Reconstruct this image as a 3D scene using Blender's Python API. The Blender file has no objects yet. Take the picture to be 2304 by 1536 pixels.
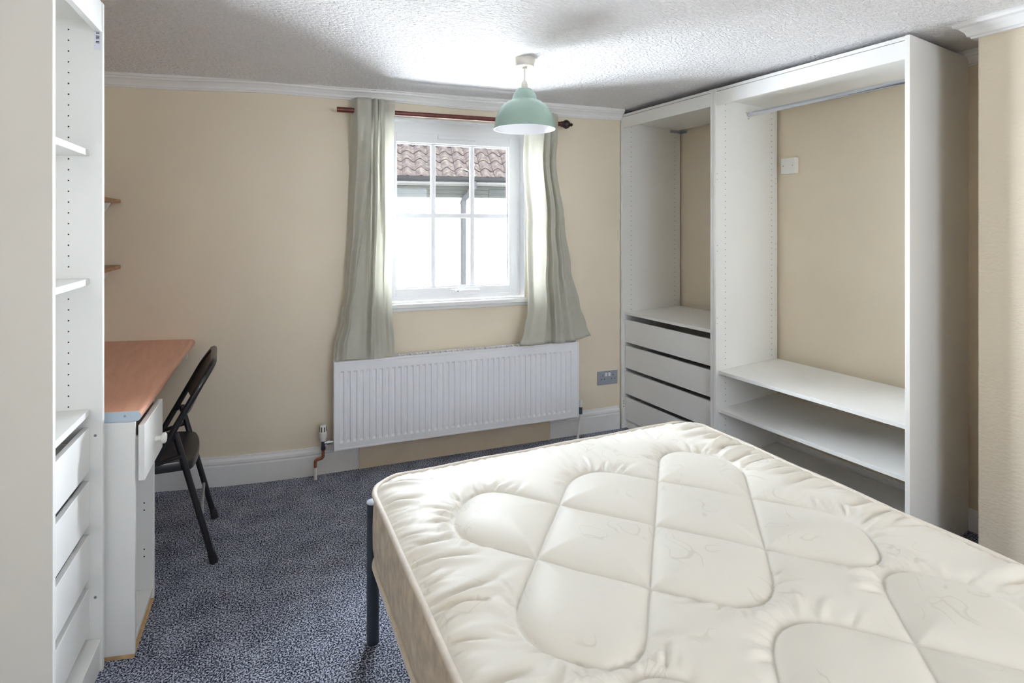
import bpy, bmesh, math, random
import numpy as np
from mathutils import Vector, Matrix

random.seed(7)
rng = np.random.default_rng(11)
sc = bpy.context.scene
COL = sc.collection

# ------------------------------------------------------------------ camera
cam_d = bpy.data.cameras.new('camera')
cam = bpy.data.objects.new('camera', cam_d)
COL.objects.link(cam)
cam.location = (0, 0, 1.30)
cam.rotation_euler = (math.radians(90), 0, math.radians(-27.654))
cam_d.sensor_width = 36.0
cam_d.lens = 19.53
cam_d.shift_y = -0.1124
cam_d.clip_start = 0.02
sc.camera = cam

# ------------------------------------------------------------------ sky, sun, exposure
SKY = 11.0
SUN = 32.0
world = bpy.data.worlds.new('sky')
sc.world = world
world.use_nodes = True
bg = world.node_tree.nodes['Background']
bg.inputs['Color'].default_value = (0.80, 0.89, 1.0, 1)
bg.inputs['Strength'].default_value = SKY
sun_d = bpy.data.lights.new('sun', 'SUN')
sun_d.energy = SUN
sun_d.angle = math.radians(0.6)
sun_d.color = (1.0, 0.96, 0.90)
sun = bpy.data.objects.new('sun', sun_d)
COL.objects.link(sun)
sun.rotation_euler = Vector((0.10, 0.76, -0.62)).to_track_quat('-Z', 'Y').to_euler()
sun.location = (0, -6, 8)



def added_fill(name, loc, aim, sx, sy, watt):
    # added area lamp outside the window, out of view, boosting its light
    d = bpy.data.lights.new(name, 'AREA')
    d.shape = 'RECTANGLE'; d.size = sx; d.size_y = sy; d.energy = watt; d.color = (0.86, 0.91, 1.0)
    o = bpy.data.objects.new(name, d)
    COL.objects.link(o)
    o.location = loc
    o.rotation_euler = (Vector(aim) - Vector(loc)).to_track_quat('-Z', 'Y').to_euler()


added_fill('daylight_side', (2.95, 4.15, 1.45), (-0.2, 1.7, 0.7), 0.9, 1.3, 950)
added_fill('daylight_side', (0.25, 4.25, 1.35), (2.4, 1.5, 0.9), 0.9, 1.3, 480)
added_fill('daylight_low', (1.9, 4.9, -0.15), (1.2, 2.0, 1.9), 3.0, 0.9, 350)
added_fill('daylight_high', (1.9, 4.35, 2.75), (1.1, 1.7, 0.5), 1.6, 0.8, 480)

sc.view_settings.view_transform = 'Standard'
sc.view_settings.look = 'None'
sc.view_settings.exposure = 0.12
sc.view_settings.gamma = 1.0
sc.view_settings.use_curve_mapping = False
sc.cycles.max_bounces = 14
sc.cycles.diffuse_bounces = 8
sc.cycles.glossy_bounces = 4
sc.cycles.transparent_max_bounces = 12
sc.cycles.caustics_reflective = False
sc.cycles.caustics_refractive = False
sc.cycles.sample_clamp_indirect = 30.0

# ------------------------------------------------------------------ materials
MATS = {}


def mat(name, col, rough=0.5, var=0.05, vscale=6.0, metal=0.0, bump=None, spec=0.5, sheen=0.0, coat=0.0):
    """principled material with a mild procedural colour variation and an optional noise bump"""
    m = bpy.data.materials.new(name)
    m.use_nodes = True
    nt = m.node_tree
    p = nt.nodes['Principled BSDF']
    tc = nt.nodes.new('ShaderNodeTexCoord')
    n = nt.nodes.new('ShaderNodeTexNoise')
    n.inputs['Scale'].default_value = vscale
    n.inputs['Detail'].default_value = 4
    nt.links.new(tc.outputs['Object'], n.inputs['Vector'])
    r = nt.nodes.new('ShaderNodeValToRGB')
    a = [max(0, c * (1 - var)) for c in col]
    b = [min(1, c * (1 + var)) for c in col]
    r.color_ramp.elements[0].position = 0.3
    r.color_ramp.elements[1].position = 0.7
    r.color_ramp.elements[0].color = (*a, 1)
    r.color_ramp.elements[1].color = (*b, 1)
    nt.links.new(n.outputs['Fac'], r.inputs['Fac'])
    nt.links.new(r.outputs['Color'], p.inputs['Base Color'])
    p.inputs['Roughness'].default_value = rough
    p.inputs['Metallic'].default_value = metal
    p.inputs['Specular IOR Level'].default_value = spec
    p.inputs['Sheen Weight'].default_value = sheen
    p.inputs['Coat Weight'].default_value = coat
    if bump:
        scale, strength, dist = bump
        n2 = nt.nodes.new('ShaderNodeTexNoise')
        n2.inputs['Scale'].default_value = scale
        n2.inputs['Detail'].default_value = 3
        nt.links.new(tc.outputs['Object'], n2.inputs['Vector'])
        bn = nt.nodes.new('ShaderNodeBump')
        bn.inputs['Strength'].default_value = strength
        bn.inputs['Distance'].default_value = dist
        nt.links.new(n2.outputs['Fac'], bn.inputs['Height'])
        nt.links.new(bn.outputs['Normal'], p.inputs['Normal'])
    MATS[name] = m
    return m


mat('cream_paint', (0.765, 0.675, 0.54), 0.55, 0.025, 2.0, bump=(60, 0.12, 0.002))
mat('cream_board', (0.70, 0.60, 0.47), 0.5, 0.06, 4.0)
mat('white_gloss', (0.80, 0.80, 0.80), 0.35, 0.02)
mat('white_laminate', (0.79, 0.785, 0.765), 0.38, 0.012, 3.0)
mat('upvc', (0.88, 0.89, 0.91), 0.3, 0.01)
mat('radiator_white', (0.80, 0.81, 0.85), 0.32, 0.01)
mat('plastic_white', (0.80, 0.79, 0.75), 0.35, 0.02)
mat('dark_gap', (0.01, 0.012, 0.015), 0.8)
mat('chrome', (0.62, 0.65, 0.72), 0.2, 0.02, metal=1.0)
mat('steel', (0.42, 0.46, 0.52), 0.35, 0.08, 40, metal=0.9)
mat('copper', (0.36, 0.13, 0.07), 0.4, 0.3, 60, metal=0.6)
mat('brass_dark', (0.10, 0.11, 0.13), 0.4, 0.3, 60, metal=0.7)
mat('black_metal', (0.012, 0.012, 0.015), 0.28, 0.2, 10, spec=0.6)
mat('bed_metal', (0.035, 0.05, 0.075), 0.4, 0.1, 20)
mat('bed_cap', (0.55, 0.62, 0.72), 0.35)
mat('slat_cloth', (0.03, 0.035, 0.06), 0.8, 0.3, 80)
mat('rod_wood', (0.13, 0.022, 0.012), 0.3, 0.3, 30)
mat('finial_wood', (0.025, 0.012, 0.01), 0.3, 0.3, 30)
mat('mint', (0.335, 0.47, 0.405), 0.25, 0.02, spec=0.6)
mat('shade_white', (0.84, 0.84, 0.86), 0.35, 0.01)
mat('holder_white', (0.72, 0.68, 0.62), 0.4, 0.02)
mat('socket_grey', (0.36, 0.39, 0.45), 0.4, 0.04, metal=0.4)
mat('desk_edge', (0.45, 0.54, 0.62), 0.35, 0.03)
mat('raw_timber', (0.62, 0.40, 0.19), 0.6, 0.25, 30)
mat('curtain', (0.71, 0.70, 0.635), 0.40, 0.03, 20, spec=0.45, sheen=0.25, bump=(7, 0.15, 0.01))
mat('gutter_grey', (0.022, 0.0225, 0.025), 0.7, 0.08, 20, spec=0.05)
mat('roof_timber', (0.04, 0.04, 0.04), 0.7)
mat('mortar_white', (0.76, 0.77, 0.77), 0.8, 0.05, 10)
mat('brick_white', (0.84, 0.85, 0.85), 0.75, 0.06, 14, bump=(60, 0.3, 0.004))
mat('frieze_paint', (0.027, 0.029, 0.0275), 0.7, 0.08, 8, spec=0.1)  # dark grey that holds the shade under the eaves
mat('ground', (0.62, 0.62, 0.62), 0.9, 0.1, 2)
mat('border_cloth', (0.60, 0.52, 0.42), 0.6, 0.22, 26, sheen=0.2)
mat('tape', (0.72, 0.66, 0.58), 0.6, 0.06, 60, sheen=0.2, bump=(220, 0.3, 0.002))
mat('sticker', (0.72, 0.71, 0.80), 0.5)
mat('screw', (0.30, 0.32, 0.36), 0.35, 0.1, metal=0.8)
mat('cable', (0.04, 0.04, 0.05), 0.6)


def nodes_of(name):
    m = bpy.data.materials.new(name)
    m.use_nodes = True
    MATS[name] = m
    nt = m.node_tree
    return nt, nt.nodes, nt.links, nt.nodes['Principled BSDF']


# carpet: dark and pale flecks
nt, N, L, P = nodes_of('carpet')
tc = N.new('ShaderNodeTexCoord')
n1 = N.new('ShaderNodeTexNoise'); n1.inputs['Scale'].default_value = 185; n1.inputs['Detail'].default_value = 2.5; n1.inputs['Roughness'].default_value = 0.65
n2 = N.new('ShaderNodeTexNoise'); n2.inputs['Scale'].default_value = 9; n2.inputs['Detail'].default_value = 2
L.new(tc.outputs['Object'], n1.inputs['Vector']); L.new(tc.outputs['Object'], n2.inputs['Vector'])
md = N.new('ShaderNodeMath'); md.operation = 'MULTIPLY_ADD'; md.inputs[1].default_value = 0.10; 
L.new(n2.outputs['Fac'], md.inputs[0]); L.new(n1.outputs['Fac'], md.inputs[2])
r = N.new('ShaderNodeValToRGB')
e = r.color_ramp.elements
e[0].position = 0.46; e[0].color = (0.012, 0.015, 0.030, 1)
e[1].position = 0.625; e[1].color = (0.60, 0.635, 0.75, 1)
x = e.new(0.54); x.color = (0.12, 0.133, 0.185, 1)
L.new(md.outputs[0], r.inputs['Fac']); L.new(r.outputs['Color'], P.inputs['Base Color'])
P.inputs['Roughness'].default_value = 0.95; P.inputs['Specular IOR Level'].default_value = 0.1
b = N.new('ShaderNodeBump'); b.inputs['Strength'].default_value = 0.8; b.inputs['Distance'].default_value = 0.008
L.new(n1.outputs['Fac'], b.inputs['Height']); L.new(b.outputs['Normal'], P.inputs['Normal'])

# ceiling: stippled plaster
nt, N, L, P = nodes_of('stipple_plaster')
tc = N.new('ShaderNodeTexCoord')
mp = N.new('ShaderNodeMapping'); mp.inputs['Rotation'].default_value = (0, 0, 0.5); mp.inputs['Scale'].default_value = (1.0, 1.7, 1.0)
L.new(tc.outputs['Object'], mp.inputs['Vector'])
n1 = N.new('ShaderNodeTexNoise'); n1.inputs['Scale'].default_value = 62; n1.inputs['Detail'].default_value = 2; n1.inputs['Roughness'].default_value = 0.5
n1.inputs['Distortion'].default_value = 0.4
L.new(mp.outputs[0], n1.inputs['Vector'])
r = N.new('ShaderNodeValToRGB'); r.color_ramp.elements[0].position = 0.36; r.color_ramp.elements[1].position = 0.56
L.new(n1.outputs['Fac'], r.inputs['Fac'])
b = N.new('ShaderNodeBump'); b.inputs['Strength'].default_value = 0.75; b.inputs['Distance'].default_value = 0.006
L.new(r.outputs['Color'], b.inputs['Height']); L.new(b.outputs['Normal'], P.inputs['Normal'])
P.inputs['Base Color'].default_value = (0.80, 0.79, 0.80, 1); P.inputs['Roughness'].default_value = 0.7

# embossed paper on the chimney breast
nt, N, L, P = nodes_of('embossed_paper')
tc = N.new('ShaderNodeTexCoord')
mp = N.new('ShaderNodeMapping'); mp.inputs['Scale'].default_value = (1, 0.8, 1.5)
L.new(tc.outputs['Object'], mp.inputs['Vector'])
n1 = N.new('ShaderNodeTexNoise'); n1.inputs['Scale'].default_value = 75; n1.inputs['Detail'].default_value = 2
L.new(mp.outputs[0], n1.inputs['Vector'])
b = N.new('ShaderNodeBump'); b.inputs['Strength'].default_value = 0.5; b.inputs['Distance'].default_value = 0.004
L.new(n1.outputs['Fac'], b.inputs['Height']); L.new(b.outputs['Normal'], P.inputs['Normal'])
P.inputs['Base Color'].default_value = (0.77, 0.685, 0.55, 1); P.inputs['Roughness'].default_value = 0.6


def wood(name, c0, c1, scale, stretch, rough=0.35):
    nt, N, L, P = nodes_of(name)
    tc = N.new('ShaderNodeTexCoord')
    mp = N.new('ShaderNodeMapping'); mp.inputs['Scale'].default_value = stretch
    L.new(tc.outputs['Object'], mp.inputs['Vector'])
    n1 = N.new('ShaderNodeTexNoise'); n1.inputs['Scale'].default_value = scale; n1.inputs['Detail'].default_value = 5
    n1.inputs['Distortion'].default_value = 0.6
    L.new(mp.outputs[0], n1.inputs['Vector'])
    r = N.new('ShaderNodeValToRGB')
    r.color_ramp.elements[0].position = 0.3; r.color_ramp.elements[1].position = 0.7
    r.color_ramp.elements[0].color = (*c0, 1); r.color_ramp.elements[1].color = (*c1, 1)
    L.new(n1.outputs['Fac'], r.inputs['Fac']); L.new(r.outputs['Color'], P.inputs['Base Color'])
    P.inputs['Roughness'].default_value = rough


wood('desk_wood', (0.60, 0.285, 0.185), (0.70, 0.36, 0.245), 5, (9, 1, 9))
wood('pine', (0.24, 0.11, 0.05), (0.52, 0.29, 0.14), 14, (8, 1, 14), 0.45)

# roof tile: mottled clay with lichen
nt, N, L, P = nodes_of('clay_tile')
tc = N.new('ShaderNodeTexCoord'); oi = N.new('ShaderNodeObjectInfo')
ad = N.new('ShaderNodeVectorMath'); ad.operation = 'ADD'
L.new(tc.outputs['Object'], ad.inputs[0]); L.new(oi.outputs['Random'], ad.inputs[1])
n1 = N.new('ShaderNodeTexNoise'); n1.inputs['Scale'].default_value = 22; n1.inputs['Detail'].default_value = 5
L.new(ad.outputs[0], n1.inputs['Vector'])
r = N.new('ShaderNodeValToRGB'); e = r.color_ramp.elements
e[0].position = 0.25; e[0].color = (0.016, 0.0135, 0.0145, 1)
e[1].position = 0.80; e[1].color = (0.060, 0.053, 0.043, 1)
x = e.new(0.5); x.color = (0.034, 0.028, 0.028, 1)
L.new(n1.outputs['Fac'], r.inputs['Fac']); L.new(r.outputs['Color'], P.inputs['Base Color'])
P.inputs['Roughness'].default_value = 0.9; P.inputs['Specular IOR Level'].default_value = 0.03

# mattress ticking: satin with faint woven tendrils
nt, N, L, P = nodes_of('ticking')
tc = N.new('ShaderNodeTexCoord')
n1 = N.new('ShaderNodeTexNoise'); n1.inputs['Scale'].default_value = 9; n1.inputs['Detail'].default_value = 1.5; n1.inputs['Distortion'].default_value = 1.2
n2 = N.new('ShaderNodeTexNoise'); n2.inputs['Scale'].default_value = 7; n2.inputs['Detail'].default_value = 0
vo = N.new('ShaderNodeTexVoronoi'); vo.inputs['Scale'].default_value = 11
L.new(tc.outputs['Object'], n1.inputs['Vector']); L.new(tc.outputs['Object'], vo.inputs['Vector'])
mp = N.new('ShaderNodeMapping'); mp.inputs['Location'].default_value = (3.1, 1.7, 0)
L.new(tc.outputs['Object'], mp.inputs['Vector']); L.new(mp.outputs[0], n2.inputs['Vector'])
s1 = N.new('ShaderNodeMath'); s1.operation = 'SUBTRACT'; s1.inputs[1].default_value = 0.5; L.new(n1.outputs['Fac'], s1.inputs[0])
s2 = N.new('ShaderNodeMath'); s2.operation = 'ABSOLUTE'; L.new(s1.outputs[0], s2.inputs[0])
s3 = N.new('ShaderNodeMapRange'); s3.inputs['From Min'].default_value = 0.006; s3.inputs['From Max'].default_value = 0.016
s3.inputs['To Min'].default_value = 1; s3.inputs['To Max'].default_value = 0; L.new(s2.outputs[0], s3.inputs['Value'])
s4 = N.new('ShaderNodeMapRange'); s4.inputs['From Min'].default_value = 0.52; s4.inputs['From Max'].default_value = 0.60; L.new(n2.outputs['Fac'], s4.inputs['Value'])
s5 = N.new('ShaderNodeMath'); s5.operation = 'MULTIPLY'; L.new(s3.outputs[0], s5.inputs[0]); L.new(s4.outputs[0], s5.inputs[1])
mx = N.new('ShaderNodeMix'); mx.data_type = 'RGBA'
mx.inputs['A'].default_value = (0.80, 0.765, 0.69, 1); mx.inputs['B'].default_value = (0.715, 0.675, 0.595, 1)
L.new(s5.outputs[0], mx.inputs['Factor']); L.new(mx.outputs['Result'], P.inputs['Base Color'])
P.inputs['Roughness'].default_value = 0.52; P.inputs['Sheen Weight'].default_value = 0.25

# window glass: clear with a weak reflection
m = bpy.data.materials.new('glass'); m.use_nodes = True; MATS['glass'] = m
nt = m.node_tree; nt.nodes.clear()
o = nt.nodes.new('ShaderNodeOutputMaterial'); t = nt.nodes.new('ShaderNodeBsdfTransparent'); g = nt.nodes.new('ShaderNodeBsdfGlossy')
g.inputs['Roughness'].default_value = 0.02; t.inputs['Color'].default_value = (0.96, 0.98, 0.98, 1)
mxs = nt.nodes.new('ShaderNodeMixShader'); fr = nt.nodes.new('ShaderNodeFresnel'); fr.inputs['IOR'].default_value = 1.3
nt.links.new(fr.outputs[0], mxs.inputs[0]); nt.links.new(t.outputs[0], mxs.inputs[1]); nt.links.new(g.outputs[0], mxs.inputs[2]); nt.links.new(mxs.outputs[0], o.inputs['Surface'])

# ------------------------------------------------------------------ object helpers
ORG = {}


def thing(name, label, cat, loc=(0, 0, 0), group=None):
    o = bpy.data.objects.new(name, None)
    o.empty_display_size = 0.1
    COL.objects.link(o)
    o.location = loc
    ORG[o.name] = Vector(loc)
    o['label'] = label
    o['category'] = cat
    if group:
        o['group'] = group
    return o


def obj(name, bm, m, parent=None, smooth=False, origin=None, kind=None, label=None):
    """link a bmesh given in world coordinates as one object"""
    if parent is not None:
        org = ORG[parent.name]
    else:
        org = Vector(origin) if origin is not None else Vector((0, 0, 0))
    me = bpy.data.meshes.new(name)
    if smooth is True:
        for f in bm.faces:
            f.smooth = True
    bmesh.ops.translate(bm, verts=bm.verts, vec=-org)
    bm.to_mesh(me)
    bm.free()
    me.materials.append(MATS[m])
    if smooth == 'auto':
        for p in me.polygons:
            p.use_smooth = True
        try:
            me.set_sharp_from_angle(angle=math.radians(40))
        except Exception:
            pass
    o = bpy.data.objects.new(name, me)
    COL.objects.link(o)
    ORG[o.name] = org
    if parent is not None:
        o.parent = parent
    else:
        o.location = org
    if kind:
        o['kind'] = kind
    if label:
        o['label'] = label
    return o


def tag(o, label, cat, group=None):
    o['label'] = label
    o['category'] = cat
    if group:
        o['group'] = group
    return o


class Frame:
    """plan frame: origin and two horizontal axes"""
    def __init__(self, o, ex, ey):
        self.o = o; self.ex = ex; self.ey = ey

    def __call__(self, x, y, z):
        return Vector((self.o[0] + self.ex[0] * x + self.ey[0] * y, self.o[1] + self.ex[1] * x + self.ey[1] * y, z))


W = Frame((0, 0), (1, 0), (0, 1))


def slab(bm, F, x0, x1, y0, y1, z0, z1, bev=0.0):
    vs = [bm.verts.new(F(x, y, z)) for z in (z0, z1) for y in (y0, y1) for x in (x0, x1)]
    idx = [(0, 2, 3, 1), (4, 5, 7, 6), (0, 1, 5, 4), (2, 6, 7, 3), (0, 4, 6, 2), (1, 3, 7, 5)]
    fs = [bm.faces.new([vs[i] for i in q]) for q in idx]
    bmesh.ops.recalc_face_normals(bm, faces=fs)
    if bev > 0:
        es = list({e for f in fs for e in f.edges})
        bmesh.ops.bevel(bm, geom=es, offset=bev, segments=2, affect='EDGES', profile=0.5)
    return fs


def box(name, parent, m, F, x0, x1, y0, y1, z0, z1, bev=0.0015, **k):
    bm = bmesh.new()
    slab(bm, F, x0, x1, y0, y1, z0, z1, bev)
    return obj(name, bm, m, parent, **k)


def tube(bm, pts, r, seg=12, cap=True):
    pts = [Vector(p) for p in pts]
    rs = r if isinstance(r, (list, tuple)) else [r] * len(pts)
    rings = []
    up = None
    for i, p in enumerate(pts):
        d = ((pts[i + 1] - p) if i == 0 else (p - pts[i - 1]) if i == len(pts) - 1 else (pts[i + 1] - p).normalized() + (p - pts[i - 1]).normalized()).normalized()
        if up is None:
            up = Vector((0, 0, 1)) if abs(d.z) < 0.9 else Vector((1, 0, 0))
        a = d.cross(up).normalized()
        up = a.cross(d).normalized()
        rings.append([bm.verts.new(p + (a * math.cos(t) + up * math.sin(t)) * rs[i]) for t in [2 * math.pi * k / seg for k in range(seg)]])
    fs = []
    for A, B in zip(rings, rings[1:]):
        for k in range(seg):
            fs.append(bm.faces.new((A[k], A[(k + 1) % seg], B[(k + 1) % seg], B[k])))
    if cap:
        fs.append(bm.faces.new(rings[0][::-1])); fs.append(bm.faces.new(rings[-1]))
    bmesh.ops.recalc_face_normals(bm, faces=fs)


def arc(pts, rad=0.03, n=5):
    """round the corners of a polyline"""
    pts = [Vector(p) for p in pts]
    out = [pts[0]]
    for a, b, c in zip(pts, pts[1:], pts[2:]):
        r1 = min(rad, (a - b).length * 0.45, (c - b).length * 0.45)
        p, q = b + (a - b).normalized() * r1, b + (c - b).normalized() * r1
        for k in range(n + 1):
            t = k / n
            out.append(p * (1 - t) ** 2 + b * 2 * t * (1 - t) + q * t * t)
    out.append(pts[-1])
    return out


def lathe(bm, c, prof, seg=32, axis=None):
    """revolve (radius, height) pairs about a vertical axis (or a given axis) through c"""
    c = Vector(c)
    ax = Vector(axis).normalized() if axis else Vector((0, 0, 1))
    u = ax.orthogonal().normalized() if axis else Vector((1, 0, 0))
    v = ax.cross(u)
    rings = []
    for r, h in prof:
        if r < 1e-6:
            rings.append([bm.verts.new(c + ax * h)])
        else:
            rings.append([bm.verts.new(c + ax * h + (u * math.cos(t) + v * math.sin(t)) * r) for t in [2 * math.pi * k / seg for k in range(seg)]])
    fs = []
    for A, B in zip(rings, rings[1:]):
        for k in range(seg):
            k2 = (k + 1) % seg
            if len(A) == 1 and len(B) == 1:
                continue
            if len(A) == 1:
                fs.append(bm.faces.new((A[0], B[k], B[k2])))
            elif len(B) == 1:
                fs.append(bm.faces.new((A[k], B[0], A[k2])))
            else:
                fs.append(bm.faces.new((A[k], A[k2], B[k2], B[k])))
    bmesh.ops.recalc_face_normals(bm, faces=fs)


def extrude_profile(bm, path, normals, prof, cap=True):
    """sweep a closed (out, z) profile along plan points, out measured along the plan normals"""
    rings = []
    for i, (p, n) in enumerate(zip(path, normals)):
        rings.append([bm.verts.new((p[0] + n[0] * o, p[1] + n[1] * o, z + (p[2] if len(p) > 2 else 0))) for o, z in prof])
    fs = []
    k = len(prof)
    for A, B in zip(rings, rings[1:]):
        for j in range(k):
            fs.append(bm.faces.new((A[j], A[(j + 1) % k], B[(j + 1) % k], B[j])))
    if cap:
        fs.append(bm.faces.new(rings[0])); fs.append(bm.faces.new(rings[-1][::-1]))
    bmesh.ops.recalc_face_normals(bm, faces=fs)


def dup(o, parent=None):
    c = o.copy()
    COL.objects.link(c)
    c.parent = parent
    ORG[c.name] = ORG[o.name]
    for ch in list(o.children):
        dup(ch, c)
    return c


def sm(a, b, x):
    t = min(1, max(0, (x - a) / (b - a)))
    return t * t * (3 - 2 * t)


# ------------------------------------------------------------------ room shell
# window wall: straight on the right, bowing outwards on the left
AO = (0.376, 3.073); AD = (0.9938, -0.111); AN = (-0.111, -0.9938)
A = Frame(AO, AD, AN)                      # x along the wall, y into the room
CURVE = [(-1.10, 3.50), (-0.85, 3.425), (-0.60, 3.343), (-0.44, 3.290), (-0.287, 3.24), (-0.12, 3.188), (0.046, 3.141), (0.21, 3.104)]


def wall_path(s_end, n=6, s_start=None):
    pts = [] if s_start is not None else [Vector((x, y)) for x, y in CURVE]
    s0 = 0 if s_start is None else s_start
    for k in range(n + 1):
        s = s0 + (s_end - s0) * k / n
        pts.append(Vector((AO[0] + AD[0] * s, AO[1] + AD[1] * s)))
    nor = []
    for i in range(len(pts)):
        d = (pts[min(i + 1, len(pts) - 1)] - pts[max(i - 1, 0)]).normalized()
        nor.append((d.y, -d.x))
    return [tuple(p) for p in pts], nor


bm = bmesh.new()
S0, S1, Z0, Z1 = 0.415, 1.262, 0.842, 1.905          # the window opening
pth, nor = wall_path(S0)
extrude_profile(bm, pth, nor, [(0, -0.05), (0, 2.2), (-0.26, 2.2), (-0.26, -0.05)])
slab(bm, A, S0, S1, 0, -0.26, -0.05, Z0)
slab(bm, A, S0, S1, 0, -0.26, Z1, 2.2)
slab(bm, A, S1, 1.925, 0, -0.26, -0.05, 2.2)
slab(bm, W, 2.289, 3.05, 2.915, 3.12, -0.05, 2.2)
obj('wall_window', bm, 'cream_paint', kind='structure', smooth='auto')

bm = bmesh.new(); slab(bm, W, 2.85, 3.05, -1.9, 3.2, -0.05, 2.2)
obj('wall_right', bm, 'cream_paint', kind='structure')
bm = bmesh.new(); slab(bm, W, 2.45, 2.849, -0.95, 1.008, 0, 2.07, 0.004)
obj('wall_chimney', bm, 'embossed_paper', kind='structure')
LD = (0.087, 0.996)                                    # the run of the left-hand furniture
LX = (0.958, -0.287)
Lw = Frame((-0.62, 3.30), LD, (-0.996, 0.087))
bm = bmesh.new(); slab(bm, Lw, -5.3, 0.4, 0, 0.2, -0.05, 2.2)
obj('wall_left', bm, 'cream_paint', kind='structure')
bm = bmesh.new()                                       # wall behind the camera, with an unseen opening added for fill light
BX0, BX1, BZ0, BZ1 = 0.30, 1.60, 0.90, 1.85
slab(bm, W, -1.4, BX0, -1.9, -1.65, -0.05, 2.2)
slab(bm, W, BX0, BX1, -1.9, -1.65, -0.05, BZ0)
slab(bm, W, BX0, BX1, -1.9, -1.65, BZ1, 2.2)
slab(bm, W, BX1, 3.05, -1.9, -1.65, -0.05, 2.2)
obj('wall_back', bm, 'cream_paint', kind='structure')

bm = bmesh.new(); slab(bm, W, -1.5, 3.1, -1.95, 3.75, -0.06, 0.0)
obj('floor', bm, 'carpet', kind='structure')


def ceil_z(x, y):
    dw = max(0.0, (3.073 - (x - 0.376) * 0.1117 + max(0, 0.376 - x) * 0.2) - y)
    left = 1 - sm(0.15, 1.0, x)
    z = 2.052 + 0.010 * math.sin(1.7 * x + 0.8) * math.sin(1.3 * y)
    z += left * (0.055 * sm(0.0, 0.75, dw) - 0.012 * (1 - sm(0, 0.30, dw)))
    z -= 0.012 * (1 - sm(0, 0.25, dw))
    return z


bm = bmesh.new()
nx, ny = 60, 72
gv = [[bm.verts.new((-1.5 + 4.6 * i / nx, -1.95 + 5.7 * j / ny, ceil_z(-1.5 + 4.6 * i / nx, -1.95 + 5.7 * j / ny))) for j in range(ny + 1)] for i in range(nx + 1)]
for i in range(nx):
    for j in range(ny):
        bm.faces.new((gv[i][j], gv[i][j + 1], gv[i + 1][j + 1], gv[i + 1][j]))
for f in bm.faces:
    f.smooth = True
slab(bm, W, -1.5, 3.1, -1.95, 3.45, 2.19, 2.25)
obj('ceiling', bm, 'stipple_plaster', kind='structure')

# cornice
CPROF = [(0, -0.060), (0.012, -0.060), (0.014, -0.054), (0.020, -0.052), (0.024, -0.040), (0.036, -0.026), (0.046, -0.022), (0.048, -0.014), (0.056, -0.012), (0.056, 0.035), (0, 0.035)]
pth, nor = wall_path(1.925, 18)
pth = [(p[0], p[1], 2.040 - 0.004 * (1 - sm(-0.5, 0.5, p[0])) + 0.003 * math.sin(p[0] * 9)) for p in pth]
bm = bmesh.new(); extrude_profile(bm, pth, nor, CPROF)
obj('trim_1', bm, 'white_gloss', kind='structure')
bm = bmesh.new()
C2 = [(o * 1.2, z * 1.15) for o, z in CPROF]
extrude_profile(bm, [(2.45, -0.95, 2.055), (2.45, 1.008, 2.055), (2.85, 1.008, 2.055)], [(-1, 0), (-1, 1), (0, 1)], C2)
obj('trim_2', bm, 'white_gloss', kind='structure')
bm = bmesh.new()
extrude_profile(bm, [(2.85, 1.0, 2.045), (2.85, 2.9, 2.045)], [(-1, 0), (-1, 0)], CPROF)
obj('trim_3', bm, 'white_gloss', kind='structure')

# skirting
BPROF = [(0, 0), (0.020, 0), (0.020, 0.098), (0.016, 0.104), (0.016, 0.108), (0.022, 0.112), (0.020, 0.124), (0.010, 0.134), (0.008, 0.143), (0, 0.143)]
bm = bmesh.new(); pth, nor = wall_path(0.285); extrude_profile(bm, pth, nor, BPROF)
pth, nor = wall_path(1.91, 4, 1.413); extrude_profile(bm, pth, nor, BPROF)
obj('baseboard_window', bm, 'white_gloss', kind='structure')
bm = bmesh.new(); slab(bm, A, 0.285, 1.413, 0.0005, 0.026, 0, 0.165, 0.001)
obj('trim_4', bm, 'cream_board', kind='structure')
bm = bmesh.new(); extrude_profile(bm, [(2.85, 1.01, 0), (2.85, 2.75, 0)], [(-1, 0), (-1, 0)], [(o, z * 0.62) for o, z in BPROF])
obj('baseboard_right', bm, 'white_gloss', kind='structure')
bm = bmesh.new(); tube(bm, [(2.833, 1.215, 0.09), (2.833, 1.215, 1.975)], 0.011, 10)
tag(obj('wall_pipe', bm, 'cream_paint', origin=(2.833, 1.215, 0), smooth='auto'), 'cream painted pipe running up the alcove wall beside the tall wardrobe', 'pipe')

# ------------------------------------------------------------------ window
win = bpy.data.objects.new('window_1', None); COL.objects.link(win); win['kind'] = 'structure'
wo = A(0.84, -0.1, Z0); win.location = wo; ORG['window_1'] = wo


def ringframe(bm, F, x0, x1, z0, z1, w, y0, y1, wt=None, wb=None, bev=0.003):
    wt = wt or w; wb = wb or w
    slab(bm, F, x0, x0 + w, y0, y1, z0, z1, bev); slab(bm, F, x1 - w, x1, y0, y1, z0, z1, bev)
    slab(bm, F, x0 + w, x1 - w, y0, y1, z1 - wt, z1, bev); slab(bm, F, x0 + w, x1 - w, y0, y1, z0, z0 + wb, bev)


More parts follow.
